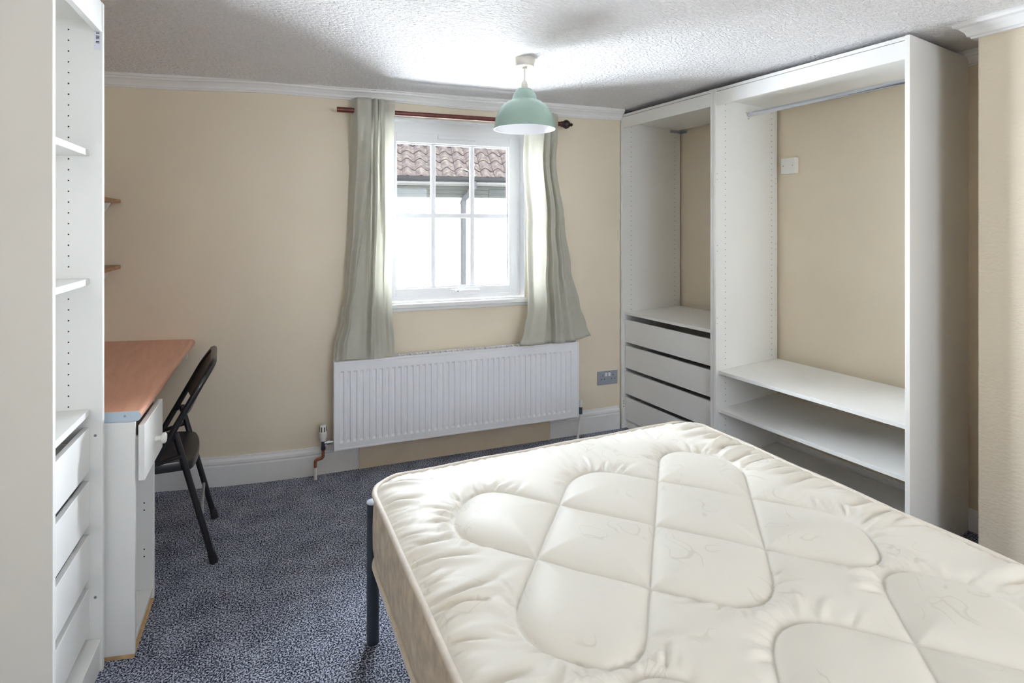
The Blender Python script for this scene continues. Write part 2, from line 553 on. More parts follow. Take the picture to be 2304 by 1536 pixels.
bm = bmesh.new(); ringframe(bm, A, S0, S1, 0.872, Z1, 0.030, -0.075, -0.15, wt=0.075, wb=0.030)
obj('window_frame', bm, 'upvc', win)
bm = bmesh.new(); ringframe(bm, A, 0.442, 1.237, 0.897, 1.836, 0.056, -0.068, -0.125, wt=0.056, wb=0.046)
sash = obj('sash', bm, 'upvc', win)
GX0, GX1, GZ0, GZ1 = 0.498, 1.181, 0.943, 1.780
bm = bmesh.new(); ringframe(bm, A, GX0 - 0.002, GX1 + 0.002, GZ0 - 0.002, GZ1 + 0.002, 0.009, -0.088, -0.105, bev=0.001)
obj('glazing_bead', bm, 'white_gloss', sash)
MX = [0.7155, 0.9525]; MZ = 1.362
for x in MX:
    box('glazing_bar', sash, 'upvc', A, x - 0.013, x + 0.013, -0.090, -0.112, GZ0, GZ1, 0.003)
box('glazing_bar', sash, 'upvc', A, GX0, GX1, -0.0905, -0.1115, MZ - 0.013, MZ + 0.013, 0.003)
xs = [GX0] + MX + [GX1]; zs = [GZ0, MZ, GZ1]
for i in range(3):
    for j in range(2):
        box('pane', sash, 'glass', A, xs[i], xs[i + 1], -0.099, -0.103, zs[j], zs[j + 1], 0)
bm = bmesh.new(); slab(bm, A, 0.735, 0.965, -0.050, -0.069, 1.806, 1.826, 0.004)
obj('trickle_vent', bm, 'upvc', win)
bm = bmesh.new(); slab(bm, A, 0.815, 0.865, -0.052, -0.069, 0.908, 0.934, 0.005); slab(bm, A, 0.835, 0.985, -0.035, -0.050, 0.913, 0.929, 0.006)
tube(bm, [A(0.848, -0.069, 0.921), A(0.848, -0.032, 0.921)], 0.012, 12)
hd = obj('window_handle', bm, 'upvc', win)
bm = bmesh.new(); tube(bm, [A(0.848, -0.033, 0.921), A(0.848, -0.0305, 0.921)], 0.004, 10); obj('handle_lock', bm, 'screw', hd)
bm = bmesh.new(); slab(bm, A, S0 + 0.001, S1 - 0.001, -0.075, 0.0, 0.850, 0.871, 0.002); slab(bm, A, S0 - 0.03, S1 + 0.025, 0.0005, 0.030, 0.846, 0.871, 0.005)
slab(bm, A, S0 - 0.02, S1 + 0.015, 0.0005, 0.012, 0.828, 0.8455, 0.003)
obj('window_sill', bm, 'white_gloss', win)
bm = bmesh.new()                                        # white lined sides and head of the opening
slab(bm, A, S1 - 0.008, S1 - 0.0005, -0.075, -0.001, 0.872, Z1 - 0.001); slab(bm, A, S0 + 0.0005, S0 + 0.008, -0.075, -0.001, 0.872, Z1 - 0.001)
slab(bm, A, S0 + 0.008, S1 - 0.008, -0.075, -0.001, Z1 - 0.008, Z1 - 0.0005)
obj('reveal_lining', bm, 'upvc', win)

# ------------------------------------------------------------------ radiator
rad = thing('radiator', 'long white ribbed panel radiator under the window', 'radiator', A(0.857, 0.07, 0.0))
RX0, RX1, RZ0, RZ1 = 0.150, 1.565, 0.147, 0.602
bm = bmesh.new()
PITCH = 1.345 / 41
xs = [RX0 + 0.004]
prof = [(RX0 + 0.004, 0.0)]
x = RX0 + 0.026
for k in range(41):
    c = x + PITCH * (k + 0.5)
    prof += [(c - 0.0125, 0.0), (c - 0.0085, -0.007), (c + 0.0045, -0.007), (c + 0.0085, 0.0)]
prof.append((RX1 - 0.004, 0.0))
zl = [(RZ0 + 0.004, 0), (RZ0 + 0.030, 0), (RZ0 + 0.036, 0), (RZ0 + 0.048, 1), (RZ1 - 0.060, 1), (RZ1 - 0.050, 0), (RZ1 - 0.012, 0), (RZ1 - 0.002, -0.6)]
rows = [[bm.verts.new(A(px, 0.110 + (po * f if f >= 0 else f * 0.010), z)) for px, po in prof] for z, f in zl]
for a, b_ in zip(rows, rows[1:]):
    for i in range(len(prof) - 1):
        bm.faces.new((a[i], a[i + 1], b_[i + 1], b_[i]))
bmesh.ops.recalc_face_normals(bm, faces=bm.faces)
if sum((f.normal.y for f in bm.faces)) > 0:
    bmesh.ops.reverse_faces(bm, faces=bm.faces)
slab(bm, A, RX0 + 0.004, RX1 - 0.004, 0.094, 0.1025, RZ0 + 0.004, RZ1 - 0.004)
obj('front_panel', bm, 'radiator_white', rad)
bm = bmesh.new(); ringframe(bm, A, RX0, RX1, RZ0, RZ1, 0.010, 0.1035, 0.1125, bev=0.002); obj('front_rim', bm, 'radiator_white', rad)
for xx in (RX0, RX1 - 0.006):
    box('side_panel', rad, 'radiator_white', A, xx, xx + 0.006, 0.030, 0.1035, RZ0 + 0.01, RZ1, 0.001)
box('back_panel', rad, 'radiator_white', A, RX0 + 0.006, RX1 - 0.006, 0.030, 0.038, RZ0 + 0.01, RZ1 - 0.012, 0.001)
bm = bmesh.new()
slab(bm, A, RX0 + 0.006, RX1 - 0.006, 0.030, 0.040, RZ1 - 0.010, RZ1); slab(bm, A, RX0 + 0.006, RX1 - 0.006, 0.088, 0.1035, RZ1 - 0.010, RZ1)
ng = 42
for k in range(ng + 1):
    xx = RX0 + 0.008 + (RX1 - RX0 - 0.022) * k / ng
    slab(bm, A, xx, xx + 0.007, 0.040, 0.088, RZ1 - 0.008, RZ1 - 0.001)
obj('top_grille', bm, 'radiator_white', rad)
bm = bmesh.new()
for k in range(80):
    xx = RX0 + 0.02 + (RX1 - RX0 - 0.045) * k / 79
    slab(bm, A, xx, xx + 0.003, 0.042, 0.090, RZ0 + 0.03, RZ1 - 0.03)
obj('convector_fins', bm, 'radiator_white', rad, kind='stuff')
for xx in (0.42, 1.30):
    box('wall_bracket', rad, 'steel', A, xx, xx + 0.03, 0.0005, 0.030, 0.22, 0.56, 0.001)
# thermostatic valve and pipe, left
vx, vy = 0.100, 0.070
bm = bmesh.new(); lathe(bm, A(vx, vy, 0), [(0.0, 0.276), (0.014, 0.276), (0.0165, 0.272), (0.0175, 0.240), (0.0195, 0.238), (0.0195, 0.222), (0.018, 0.212), (0.014, 0.204), (0.014, 0.194), (0.0, 0.194)], 20)
tv = obj('thermostatic_valve', bm, 'plastic_white', rad, smooth='auto')
bm = bmesh.new()
for k in range(8):
    t = 2 * math.pi * k / 8 + 0.2
    c = A(vx, vy, 0) + Vector((math.cos(t), math.sin(t), 0)) * 0.0172
    d = Vector((-math.sin(t), math.cos(t), 0)) * 0.0022
    q = [bm.verts.new(c + d * sx + Vector((math.cos(t), math.sin(t), 0)) * 0.0006 + Vector((0, 0, z))) for sx, z in ((-1, 0.243), (1, 0.243), (1, 0.268), (-1, 0.268))]
    bm.faces.new(q)
obj('grip_slots', bm, 'gutter_grey', tv)
bm = bmesh.new(); tube(bm, [A(vx, vy, 0.194), A(vx, vy, 0.150)], [0.0095, 0.0095], 14); tube(bm, [A(vx, vy, 0.163), A(vx, vy, 0.148)], 0.0125, 6)
obj('valve_body', bm, 'brass_dark', tv)
bm = bmesh.new(); tube(bm, [A(vx, vy, 0.182), A(RX0 + 0.006, vy, 0.182)], 0.0075, 12); tube(bm, [A(vx + 0.018, vy, 0.182), A(vx + 0.034, vy, 0.182)], 0.0115, 6)
obj('valve_tail', bm, 'chrome', tv)
bm = bmesh.new(); tube(bm, arc([A(vx, vy, 0.150), A(vx, vy, 0.105), A(vx - 0.038, vy, 0.100), A(vx - 0.038, vy, 0.060)], 0.014), 0.0078, 12)
obj('copper_pipe', bm, 'copper', rad, smooth='auto', label='bent bare copper pipe')
bm = bmesh.new(); tube(bm, [A(vx - 0.038, vy, 0.062), A(vx - 0.038, vy, 0.0)], 0.0085, 12)
obj('pipe_sleeve', bm, 'plastic_white', rad, smooth='auto')
# lockshield valve, right
bm = bmesh.new(); lathe(bm, A(1.598, 0.07, 0), [(0, 0.232), (0.011, 0.232), (0.012, 0.228), (0.010, 0.192), (0, 0.192)], 16)
lv = obj('lockshield_cap', bm, 'plastic_white', rad, smooth='auto')
bm = bmesh.new(); tube(bm, [A(1.598, 0.07, 0.192), A(1.598, 0.07, 0.150)], 0.011, 8); tube(bm, [A(1.598, 0.07, 0.178), A(RX1 - 0.002, 0.07, 0.178)], 0.008, 10)
obj('valve_body', bm, 'brass_dark', lv)
bm = bmesh.new(); tube(bm, [A(1.597, 0.07, 0.150), A(1.578, 0.07, 0.0)], 0.008, 12)
obj('pipe', bm, 'plastic_white', rad, smooth='auto')

# ------------------------------------------------------------------ socket and junction box
sk = thing('double_socket', 'brushed grey double wall socket between radiator and drawer wardrobe', 'socket', A(1.827, 0.0, 0.29))
box('plate', sk, 'socket_grey', A, 1.754, 1.900, 0.0003, 0.009, 0.290, 0.376, 0.002)
for xx in (1.806, 1.829):
    box('rocker_switch', sk, 'plastic_white', A, xx, xx + 0.016, 0.009, 0.0125, 0.344, 0.366, 0.001)


def discs(bm, F, pts, r, y0, y1, seg=8):
    for x, z in pts:
        lo = [bm.verts.new(F(x + r * math.cos(2 * math.pi * k / seg), y1, z + r * math.sin(2 * math.pi * k / seg))) for k in range(seg)]
        hi = [bm.verts.new(F(x + r * math.cos(2 * math.pi * k / seg), y0, z + r * math.sin(2 * math.pi * k / seg))) for k in range(seg)]
        bm.faces.new(lo); bm.faces.new(hi[::-1])
        for k in range(seg):
            bm.faces.new((lo[k], hi[k], hi[(k + 1) % seg], lo[(k + 1) % seg]))
    bmesh.ops.recalc_face_normals(bm, faces=bm.faces)


for cx in (1.791, 1.866):
    bm = bmesh.new()
    slab(bm, A, cx - 0.002, cx + 0.002, 0.009, 0.0094, 0.344, 0.354); slab(bm, A, cx - 0.0145, cx - 0.0085, 0.009, 0.0094, 0.323, 0.328); slab(bm, A, cx + 0.0085, cx + 0.0145, 0.009, 0.0094, 0.323, 0.328)
    obj('pin_slots', bm, 'dark_gap', sk)
for cx in (1.767, 1.888):
    bm = bmesh.new(); discs(bm, A, [(cx, 0.335)], 0.0032, 0.009, 0.0096); obj('screw', bm, 'screw', sk)

Bf = Frame((2.85, 2.07), (0, -1), (-1, 0))             # wall behind the wardrobes: x towards the camera, y into the room
jb = thing('junction_box', 'white square blank junction box on the cream wall inside the hanging wardrobe', 'junction box', Bf(0.04, 0, 1.59))
box('box', jb, 'plastic_white', Bf, -0.014, 0.072, 0.0003, 0.036, 1.595, 1.684, 0.003)
for xx in (0.0, 0.058):
    bm = bmesh.new(); discs(bm, Bf, [(xx, 1.640)], 0.003, 0.036, 0.0365); obj('screw', bm, 'screw', jb)

# ------------------------------------------------------------------ wardrobes on the right
SX = (0.9966, 0.083)                                   # depth direction of both carcasses


def wardrobe(name, label, ynear, yfar, shelf_z, holes_on):
    F = Frame((2.288, yfar), (0, -1), SX)              # x along the front towards the camera, y into the carcass
    w = yfar - ynear
    t = 0.018
    root = thing(name, label, 'wardrobe', F(w / 2, 0.25, 0))
    D = 0.545
    box('side_panel', root, 'white_laminate', F, 0, t, 0, D, 0, 2.020)
    box('side_panel', root, 'white_laminate', F, w - t, w, 0, D - (0.045 * 0), 0, 2.020)
    box('top_panel', root, 'white_laminate', F, t, w - t, 0.021, D - 0.01, 1.966, 1.984)
    box('fascia', root, 'white_laminate', F, t, w - t, 0.002, 0.0205, 1.932, 2.0018, 0.001)
    box('top_rail', root, 'white_laminate', F, t, w - t, 0.002, 0.0205, 2.0042, 2.019, 0.001)
    box('base_panel', root, 'white_laminate', F, t, w - t, 0.03, D - 0.01, 0.045, 0.063)
    box('plinth', root, 'white_laminate', F, t, w - t, 0.035, 0.053, 0.0, 0.044)
    for z in shelf_z:
        box('shelf', root, 'white_laminate', F, t + 0.001, w - t - 0.001, 0.020, D - 0.012, z - 0.018, z)
    G = Frame(F(t, 0, 0), SX, (0, -1))                  # inner face of the far side panel
    bm = bmesh.new()
    zz = [0.12 + 0.032 * k for k in range(58)]
    pts = [(d, z) for d in holes_on for z in zz if all(abs(z - s + 0.009) > 0.016 for s in shelf_z)]
    discs(bm, G, pts, 0.0026, 0.0, 0.0004, 6)
    obj('shelf_pin_holes', bm, 'dark_gap', root, kind='stuff')
    return root, F, w, G


w1, F1, ww1, G1 = wardrobe('drawer_wardrobe', 'narrow white open wardrobe with four drawers beside the window wall', 2.094, 2.855, [0.750], (0.080, 0.490))
for k in range(4):
    zt = 0.698 - 0.166 * k
    bm = bmesh.new(); slab(bm, F1, 0.021, ww1 - 0.021, 0.022, 0.038, zt - 0.142, zt, 0.0015)
    dr = obj('drawer', bm, 'white_laminate', w1)
    bm = bmesh.new()
    slab(bm, F1, 0.030, 0.042, 0.038, 0.50, zt - 0.13, zt - 0.045); slab(bm, F1, ww1 - 0.042, ww1 - 0.030, 0.038, 0.50, zt - 0.13, zt - 0.045)
    slab(bm, F1, 0.042, ww1 - 0.042, 0.49, 0.50, zt - 0.13, zt - 0.045); slab(bm, F1, 0.042, ww1 - 0.042, 0.038, 0.49, zt - 0.13, zt - 0.122)
    obj('drawer_box', bm, 'white_laminate', dr)
bm = bmesh.new(); slab(bm, G1, 0.445, 0.555, 0.0, 0.002, 1.943, 1.961); slab(bm, G1, 0.5535, 0.5555, 0.002, 0.055, 1.943, 1.961)
obj('angle_bracket', bm, 'steel', w1, label='bare steel angle bracket')
for z in (0.140, 0.160, 0.175):
    bm = bmesh.new(); discs(bm, G1, [(0.012, z)], 0.004, 0.0, 0.001); obj('screw', bm, 'screw', w1)

w2, F2, ww2, G2 = wardrobe('hanging_wardrobe', 'wide white open wardrobe with chrome hanging rail and two low shelves', 1.152, 2.0925, [0.545, 0.345], (0.080, 0.490))
bm = bmesh.new(); tube(bm, [F2(0.019, 0.268, 1.910), F2(ww2 - 0.019, 0.268, 1.910)], 0.0125, 16)
rl = obj('hanging_rail', bm, 'chrome', w2, smooth='auto', label='chrome hanging rail')
for xx in (0.018, ww2 - 0.024):
    bm = bmesh.new(); lathe(bm, F2(xx, 0.268, 1.910), [(0, 0), (0.028, 0), (0.028, 0.003), (0.018, 0.006), (0, 0.006)], 20, axis=(0, -1, 0))
    fl = obj('rail_flange', bm, 'plastic_white', rl)
for t in (0.6, 2.7, 4.7):
    bm = bmesh.new(); discs(bm, G2, [(0.268 + 0.021 * math.cos(t), 1.910 + 0.021 * math.sin(t))], 0.003, 0.006, 0.0068); obj('screw', bm, 'screw', rl)
t = 0.018
bm = bmesh.new(); discs(bm, G2, [(0.012, z) for z in (1.575, 1.545, 1.20, 1.17, 0.82, 0.79)] + [(0.53, z) for z in (1.575, 1.545, 1.20, 1.17, 0.82, 0.79)], 0.0028, 0.0, 0.0004, 6)
obj('fixing_screw', bm, 'screw', w2, kind='stuff')

# ------------------------------------------------------------------ tall drawer unit on the left
LF = Frame((-0.340, 1.610), LD, (-LX[0], -LX[1]))      # x along the front away from the camera, y into the carcass
lw = 0.404; LDp = 0.40
lu = thing('tall_drawer_unit', 'tall narrow white unit with shelves above four handleless drawers beside the desk', 'drawer unit', LF(lw / 2, 0.2, 0))
t = 0.018
box('side_panel', lu, 'white_laminate', LF, 0, t, 0, LDp, 0, 1.955)
box('side_panel', lu, 'white_laminate', LF, lw - t, lw, 0, LDp, 0, 1.955)
box('top_panel', lu, 'white_laminate', LF, t, lw - t, 0.021, LDp - 0.01, 1.90, 1.918)
box('fascia', lu, 'white_laminate', LF, t, lw - t, 0.002, 0.020, 1.867, 1.955, 0.001)
box('base_panel', lu, 'white_laminate', LF, t, lw - t, 0.004, LDp - 0.01, 0.080, 0.097)
box('plinth', lu, 'white_laminate', LF, t, lw - t, 0.008, 0.024, 0.0, 0.079)
for z in (1.522, 1.148, 0.768):
    box('shelf', lu, 'white_laminate', LF, t + 0.001, lw - t - 0.001, 0.034, LDp - 0.012, z - 0.018, z)
for k in range(4):
    zt = 0.716 - 0.1557 * k
    bm = bmesh.new(); slab(bm, LF, t + 0.002, lw - t - 0.002, 0.034, 0.050, zt - 0.129, zt, 0.0015)
    dr = obj('drawer', bm, 'white_laminate', lu)
    bm = bmesh.new()
    slab(bm, LF, t + 0.012, t + 0.024, 0.050, 0.36, zt - 0.12, zt - 0.040); slab(bm, LF, lw - t - 0.024, lw - t - 0.012, 0.050, 0.36, zt - 0.12, zt - 0.040)
    slab(bm, LF, t + 0.024, lw - t - 0.024, 0.35, 0.36, zt - 0.12, zt - 0.040); slab(bm, LF, t + 0.024, lw - t - 0.024, 0.050, 0.35, zt - 0.12, zt - 0.112)
    obj('drawer_box', bm, 'white_laminate', dr)
GL = Frame(LF(lw - t, 0, 0), (-LX[0], -LX[1]), (-LD[0], -LD[1]))   # inner face of the far panel
bm = bmesh.new(); discs(bm, GL, [(0.088, 0.715 + 0.0312 * k) for k in range(38) if all(abs(0.715 + 0.0312 * k - s + 0.009) > 0.013 for s in (1.522, 1.148, 0.768))], 0.0023, 0, 0.0004, 8)
obj('shelf_pin_holes', bm, 'dark_gap', lu, kind='stuff')
for z in (0.690, 0.218):
    bm = bmesh.new(); discs(bm, GL, [(0.019, z)], 0.004, 0, 0.0008, 10); obj('screw', bm, 'screw', lu)
bm = bmesh.new(); slab(bm, GL, 0.003, 0.023, 0, 0.0004, 1.815, 1.895)
st = obj('sticker', bm, 'sticker', lu, label='small pale printed sticker')
bm = bmesh.new()
for z in (1.866, 1.862, 1.854, 1.850, 1.846, 1.838, 1.834, 1.872, 1.878):
    slab(bm, GL, 0.008, 0.0175, 0.0004, 0.0006, z, z + 0.0022)
obj('print_marks', bm, 'dark_gap', st)

# ------------------------------------------------------------------ desk
DK = Frame((-0.214, 2.018), LD, (-LX[0], -LX[1]))      # x along the front edge, y towards the left wall
dk = thing('desk', 'wood-effect desk with white drawer pedestal between tall unit and window wall', 'desk', DK(0.6, 0.2, 0))
ex = Vector((LD[0], LD[1], 0)); ey = Vector((-LX[0], -LX[1], 0))
bm = bmesh.new()                                        # worktop with a rounded front edge
n_ = 7
prof = [(0.45, 0.710), (0.45, 0.740)] + [(0.0135 * (1 - math.cos(a)) if True else 0, 0.725 + 0.015 * math.sin(a)) for a in [math.pi / 2 - math.pi * k / n_ for k in range(n_ + 1)]]
prof = [(0.45, 0.710), (0.45, 0.740)] + [(0.0135 - 0.0135 * math.cos(a), 0.725 + 0.015 * math.sin(a)) for a in [math.pi / 2 - math.pi * k / n_ for k in range(n_ + 1)]]
stations = [(0.002, 0.45), (1.155, 0.45)]
rings = []
for s, dmax in stations:
    shift = 0.0 if s < 0.5 else 0.0
    rings.append([bm.verts.new(DK(s + (0.055 * (y / 0.45) if s > 0.5 else 0), y, z)) for y, z in prof])
k = len(prof)
for j in range(k):
    bm.faces.new((rings[0][j], rings[0][(j + 1) % k], rings[1][(j + 1) % k], rings[1][j]))
bm.faces.new(rings[0]); bm.faces.new(rings[1][::-1])
bmesh.ops.recalc_face_normals(bm, faces=bm.faces)
top = obj('worktop', bm, 'desk_wood', dk, smooth='auto')
bm = bmesh.new()
cap = [(y, z) for y, z in prof]
A_ = [bm.verts.new(DK(0.0015, y, z)) for y, z in cap]; B_ = [bm.verts.new(DK(-0.0015, y, z)) for y, z in cap]
bm.faces.new(A_); bm.faces.new(B_[::-1])
for j in range(k):
    bm.faces.new((A_[j], A_[(j + 1) % k], B_[(j + 1) % k], B_[j]))
bmesh.ops.recalc_face_normals(bm, faces=bm.faces)
ec = obj('end_strip', bm, 'desk_edge', top, label='pale grey metal end strip')
E0 = Frame(DK(-0.0015, 0, 0), (-LX[0], -LX[1]), (-LD[0], -LD[1]))
bm = bmesh.new(); discs(bm, E0, [(0.045, 0.727)], 0.0035, 0, 0.0006, 10); obj('screw', bm, 'screw', top)
PD = Frame((-0.2295, 2.010), LD, (-LX[0], -LX[1]))
box('side_panel', dk, 'white_laminate', PD, 0.0, 0.016, 0.0, 0.38, 0.0125, 0.7095)
box('side_panel', dk, 'white_laminate', PD, 0.272, 0.288, 0.0, 0.38, 0.0125, 0.7095)
box('base_panel', dk, 'white_laminate', PD, 0.016, 0.272, 0.004, 0.38, 0.030, 0.046)
box('back_panel', dk, 'white_laminate', PD, 0.016, 0.272, 0.366, 0.38, 0.046, 0.7095)
box('floor_batten', dk, 'raw_timber', PD, 0.001, 0.287, 0.002, 0.37, 0.0, 0.012, 0.001, label='bare timber batten under the pedestal')
bm = bmesh.new(); slab(bm, PD, 0.010, 0.290, -0.0245, -0.0065, 0.528, 0.697, 0.002)
dr = obj('drawer', bm, 'white_laminate', dk)
bm = bmesh.new(); slab(bm, PD, 0.022, 0.034, -0.0065, 0.33, 0.55, 0.66); slab(bm, PD, 0.255, 0.267, -0.0065, 0.33, 0.55, 0.66); slab(bm, PD, 0.034, 0.255, 0.32, 0.33, 0.55, 0.66); slab(bm, PD, 0.034, 0.255, -0.0065, 0.32, 0.55, 0.558)
obj('drawer_box', bm, 'white_laminate', dr)
nrm = Vector((0.996, -0.087, 0))
bm = bmesh.new(); lathe(bm, PD(0.165, -0.0245, 0.600), [(0, 0), (0.010, 0), (0.008, 0.008), (0.008, 0.016), (0.017, 0.022), (0.018, 0.028), (0.013, 0.032), (0.011, 0.031), (0, 0.033)], 20, axis=nrm)
obj('knob', bm, 'plastic_white', dr, smooth='auto')
GP = Frame(PD(0.272, 0, 0), (-LX[0], -LX[1]), (-LD[0], -LD[1]))
bm = bmesh.new(); discs(bm, GP, [(0.030, z) for z in (0.505, 0.48, 0.345, 0.32, 0.185, 0.16)], 0.0026, 0, 0.0004, 8); obj('shelf_pin_holes', bm, 'dark_gap', dk, kind='stuff')
# wall batten that carries the far end of the worktop
box('wall_batten', dk, 'white_laminate', DK, 1.11, 1.135, 0.03, 0.42, 0.655, 0.7095)

# ------------------------------------------------------------------ two wall shelves above the desk
SH = Frame((-0.431, 3.286), (-LD[0], -LD[1]), (-0.996, 0.087))   # x towards the camera, y to the left wall
for zt, lab in ((1.429, 'short pine wall shelf on white bracket, the upper of two above the desk'), (1.112, 'short pine wall shelf on white bracket, the lower of two above the desk')):
    s_ = thing('wall_shelf', lab, 'shelf', SH(0.3, 0.19, zt - 0.018))
    bm = bmesh.new()
    pts = [(0.012, 0.0), (0.62, -0.012), (0.62, 0.198), (-0.045, 0.198)]
    lo = [bm.verts.new(SH(x, y, zt - 0.017)) for x, y in pts]; hi = [bm.verts.new(SH(x, y, zt)) for x, y in pts]
    bm.faces.new(lo); bm.faces.new(hi[::-1])
    for j in range(4):
        bm.faces.new((lo[j], lo[(j + 1) % 4], hi[(j + 1) % 4], hi[j]))
    bmesh.ops.recalc_face_normals(bm, faces=bm.faces)
    obj('board', bm, 'pine', s_)
    for bx in (0.045, 0.50):
        bm = bmesh.new()
        pr = [(0.032, zt - 0.0175), (0.040, zt - 0.036), (0.052, zt - 0.058), (0.198, zt - 0.058 - 0.03), (0.198, zt - 0.0175)]
        a_ = [bm.verts.new(SH(bx, y, z)) for y, z in pr]; b2 = [bm.verts.new(SH(bx + 0.022, y, z)) for y, z in pr]
        bm.faces.new(a_); bm.faces.new(b2[::-1])
        for j in range(5):
            bm.faces.new((a_[j], a_[(j + 1) % 5], b2[(j + 1) % 5], b2[j]))
        bmesh.ops.recalc_face_normals(bm, faces=bm.faces)
        obj('bracket', bm, 'white_gloss', s_)

# ------------------------------------------------------------------ folding chair (faces the desk)
ch = thing('folding_chair', 'black metal folding chair drawn up to the desk', 'chair', (-0.22, 2.63, 0))
YN, YF = 2.415, 2.840
r_ = 0.0115
bm = bmesh.new()                                        # back frame: one bent tube from front foot over the top to the other front foot
fn = Vector((-0.452, 0, 0.0)); bk = Vector((-0.040, 0, 0.752))
P = lambda y, t: Vector((fn.x + (bk.x - fn.x) * t, y, fn.z + (bk.z - fn.z) * t))
path = [P(YN, 0.012), P(YN, 0.5), P(YN, 0.93), P(YN + 0.05, 1.02) + Vector((0.006, 0, 0)), P(YF - 0.05, 1.02) + Vector((0.006, 0, 0)), P(YF, 0.93), P(YF, 0.5), P(YF, 0.012)]
tube(bm, arc(path, 0.06, 6), r_, 12)
obj('back_frame', bm, 'black_metal', ch, smooth='auto')
for y in (YN + 0.026, YF - 0.026):                      # rear legs
    bm = bmesh.new(); tube(bm, [(-0.027, y, 0.012), (-0.152, y, 0.520)], r_, 12); lg = obj('rear_leg', bm, 'black_metal', ch, smooth='auto')
    bm = bmesh.new(); tube(bm, [(-0.0235, y, 0.0), (-0.029, y, 0.024), (-0.033, y, 0.040)], [0.0155, 0.015, 0.0135], 12); obj('rubber_foot', bm, 'black_metal', lg, smooth='auto')
for y in (YN, YF):
    bm = bmesh.new(); tube(bm, [P(y, 0.0), P(y, 0.05)], 0.0145, 12); obj('rubber_foot', bm, 'black_metal', ch, smooth='auto')
bm = bmesh.new(); tube(bm, [(-0.067, YN + 0.026, 0.165), (-0.067, YF - 0.026, 0.165)], 0.006, 10); obj('stretcher', bm, 'steel', ch, smooth='auto')
bm = bmesh.new(); tube(bm, [P(YN, 0.22), P(YF, 0.22)], 0.006, 10); obj('stretcher', bm, 'black_metal', ch, smooth='auto')
for y in (YN + 0.013, YF - 0.013):                      # folding links
    bm = bmesh.new(); tube(bm, [P(y, 0.66), Vector((-0.150, y, 0.512))], 0.006, 8); obj('link', bm, 'black_metal', ch, smooth='auto')
    bm = bmesh.new(); tube(bm, [Vector((-0.132, y, 0.437)), Vector((-0.300, y, 0.400))], 0.008, 8); obj('seat_link', bm, 'black_metal', ch, smooth='auto')
bm = bmesh.new()                                        # dished seat with rolled lip
n1, n2 = 12, 12
def seat_z(u, v):
    e = max(abs(u), abs(v))
    return 0.404 + 0.030 * (0.5 - u * 0.5) - 0.010 * (1 - u * u) * (1 - v * v)
def seat_p(u, v):
    k = 0.12
    x = -0.275 + 0.195 * u * (1 - k * v * v * (abs(u) ** 6)); y = 2.6275 + 0.186 * v * (1 - k * u * u * abs(v) ** 6)
    return x, y
g = [[None] * (n2 + 1) for _ in range(n1 + 1)]
for i in range(n1 + 1):
    for j in range(n2 + 1):
        u, v = -1 + 2 * i / n1, -1 + 2 * j / n2
        x, y = seat_p(u, v)
        g[i][j] = bm.verts.new((x, y, seat_z(u, v)))
for i in range(n1):
    for j in range(n2):
        bm.faces.new((g[i][j], g[i + 1][j], g[i + 1][j + 1], g[i][j + 1]))
ring = [g[i][0] for i in range(n1 + 1)] + [g[n1][j] for j in range(1, n2 + 1)] + [g[i][n2] for i in range(n1 - 1, -1, -1)] + [g[0][j] for j in range(n2 - 1, 0, -1)]
cen = Vector((-0.275, 2.6275, 0))
l1 = [bm.verts.new(v.co + (v.co - cen).normalized().xyz * 0.004 * Vector((1, 1, 0)).length + Vector((0, 0, -0.010))) for v in ring]
l2 = [bm.verts.new(v.co + Vector((0, 0, -0.036))) for v in ring]
for q0, q1 in ((ring, l1), (l1, l2)):
    for j in range(len(ring)):
        bm.faces.new((q0[j], q1[j], q1[(j + 1) % len(ring)], q0[(j + 1) % len(ring)]))
bm.faces.new(l2[::-1])
bmesh.ops.recalc_face_normals(bm, faces=bm.faces)
obj('seat', bm, 'black_metal', ch, smooth='auto')
bm = bmesh.new()                                        # curved back panel with an oval hand hole
nu, nv = 22, 12
tz0, tz1 = 0.775, 1.010
ax = (bk - fn).normalized(); outn = Vector((ax.z, 0, -ax.x))
def back_pt(u, v, off):
    y = 2.6275 + 0.206 * u
    tt = tz0 + (tz1 - tz0) * v
    p = P(y, tt)
    bulge = 0.035 * (1 - u * u) * (1.0 - 0.55 * v)
    return p + outn * (bulge + off)
for off in (0.0, -0.004):
    gg = [[bm.verts.new(back_pt(-1 + 2 * i / nu, j / nv, off)) for j in range(nv + 1)] for i in range(nu + 1)]
    for i in range(nu):
        for j in range(nv):
            uc, vc = -1 + 2 * (i + 0.5) / nu, (j + 0.5) / nv
            if (uc / 0.34) ** 2 + ((vc - 0.62) / 0.17) ** 2 < 1:
                continue
            bm.faces.new((gg[i][j], gg[i + 1][j], gg[i + 1][j + 1], gg[i][j + 1]))
bmesh.ops.recalc_face_normals(bm, faces=bm.faces)
obj('backrest', bm, 'black_metal', ch, smooth='auto')

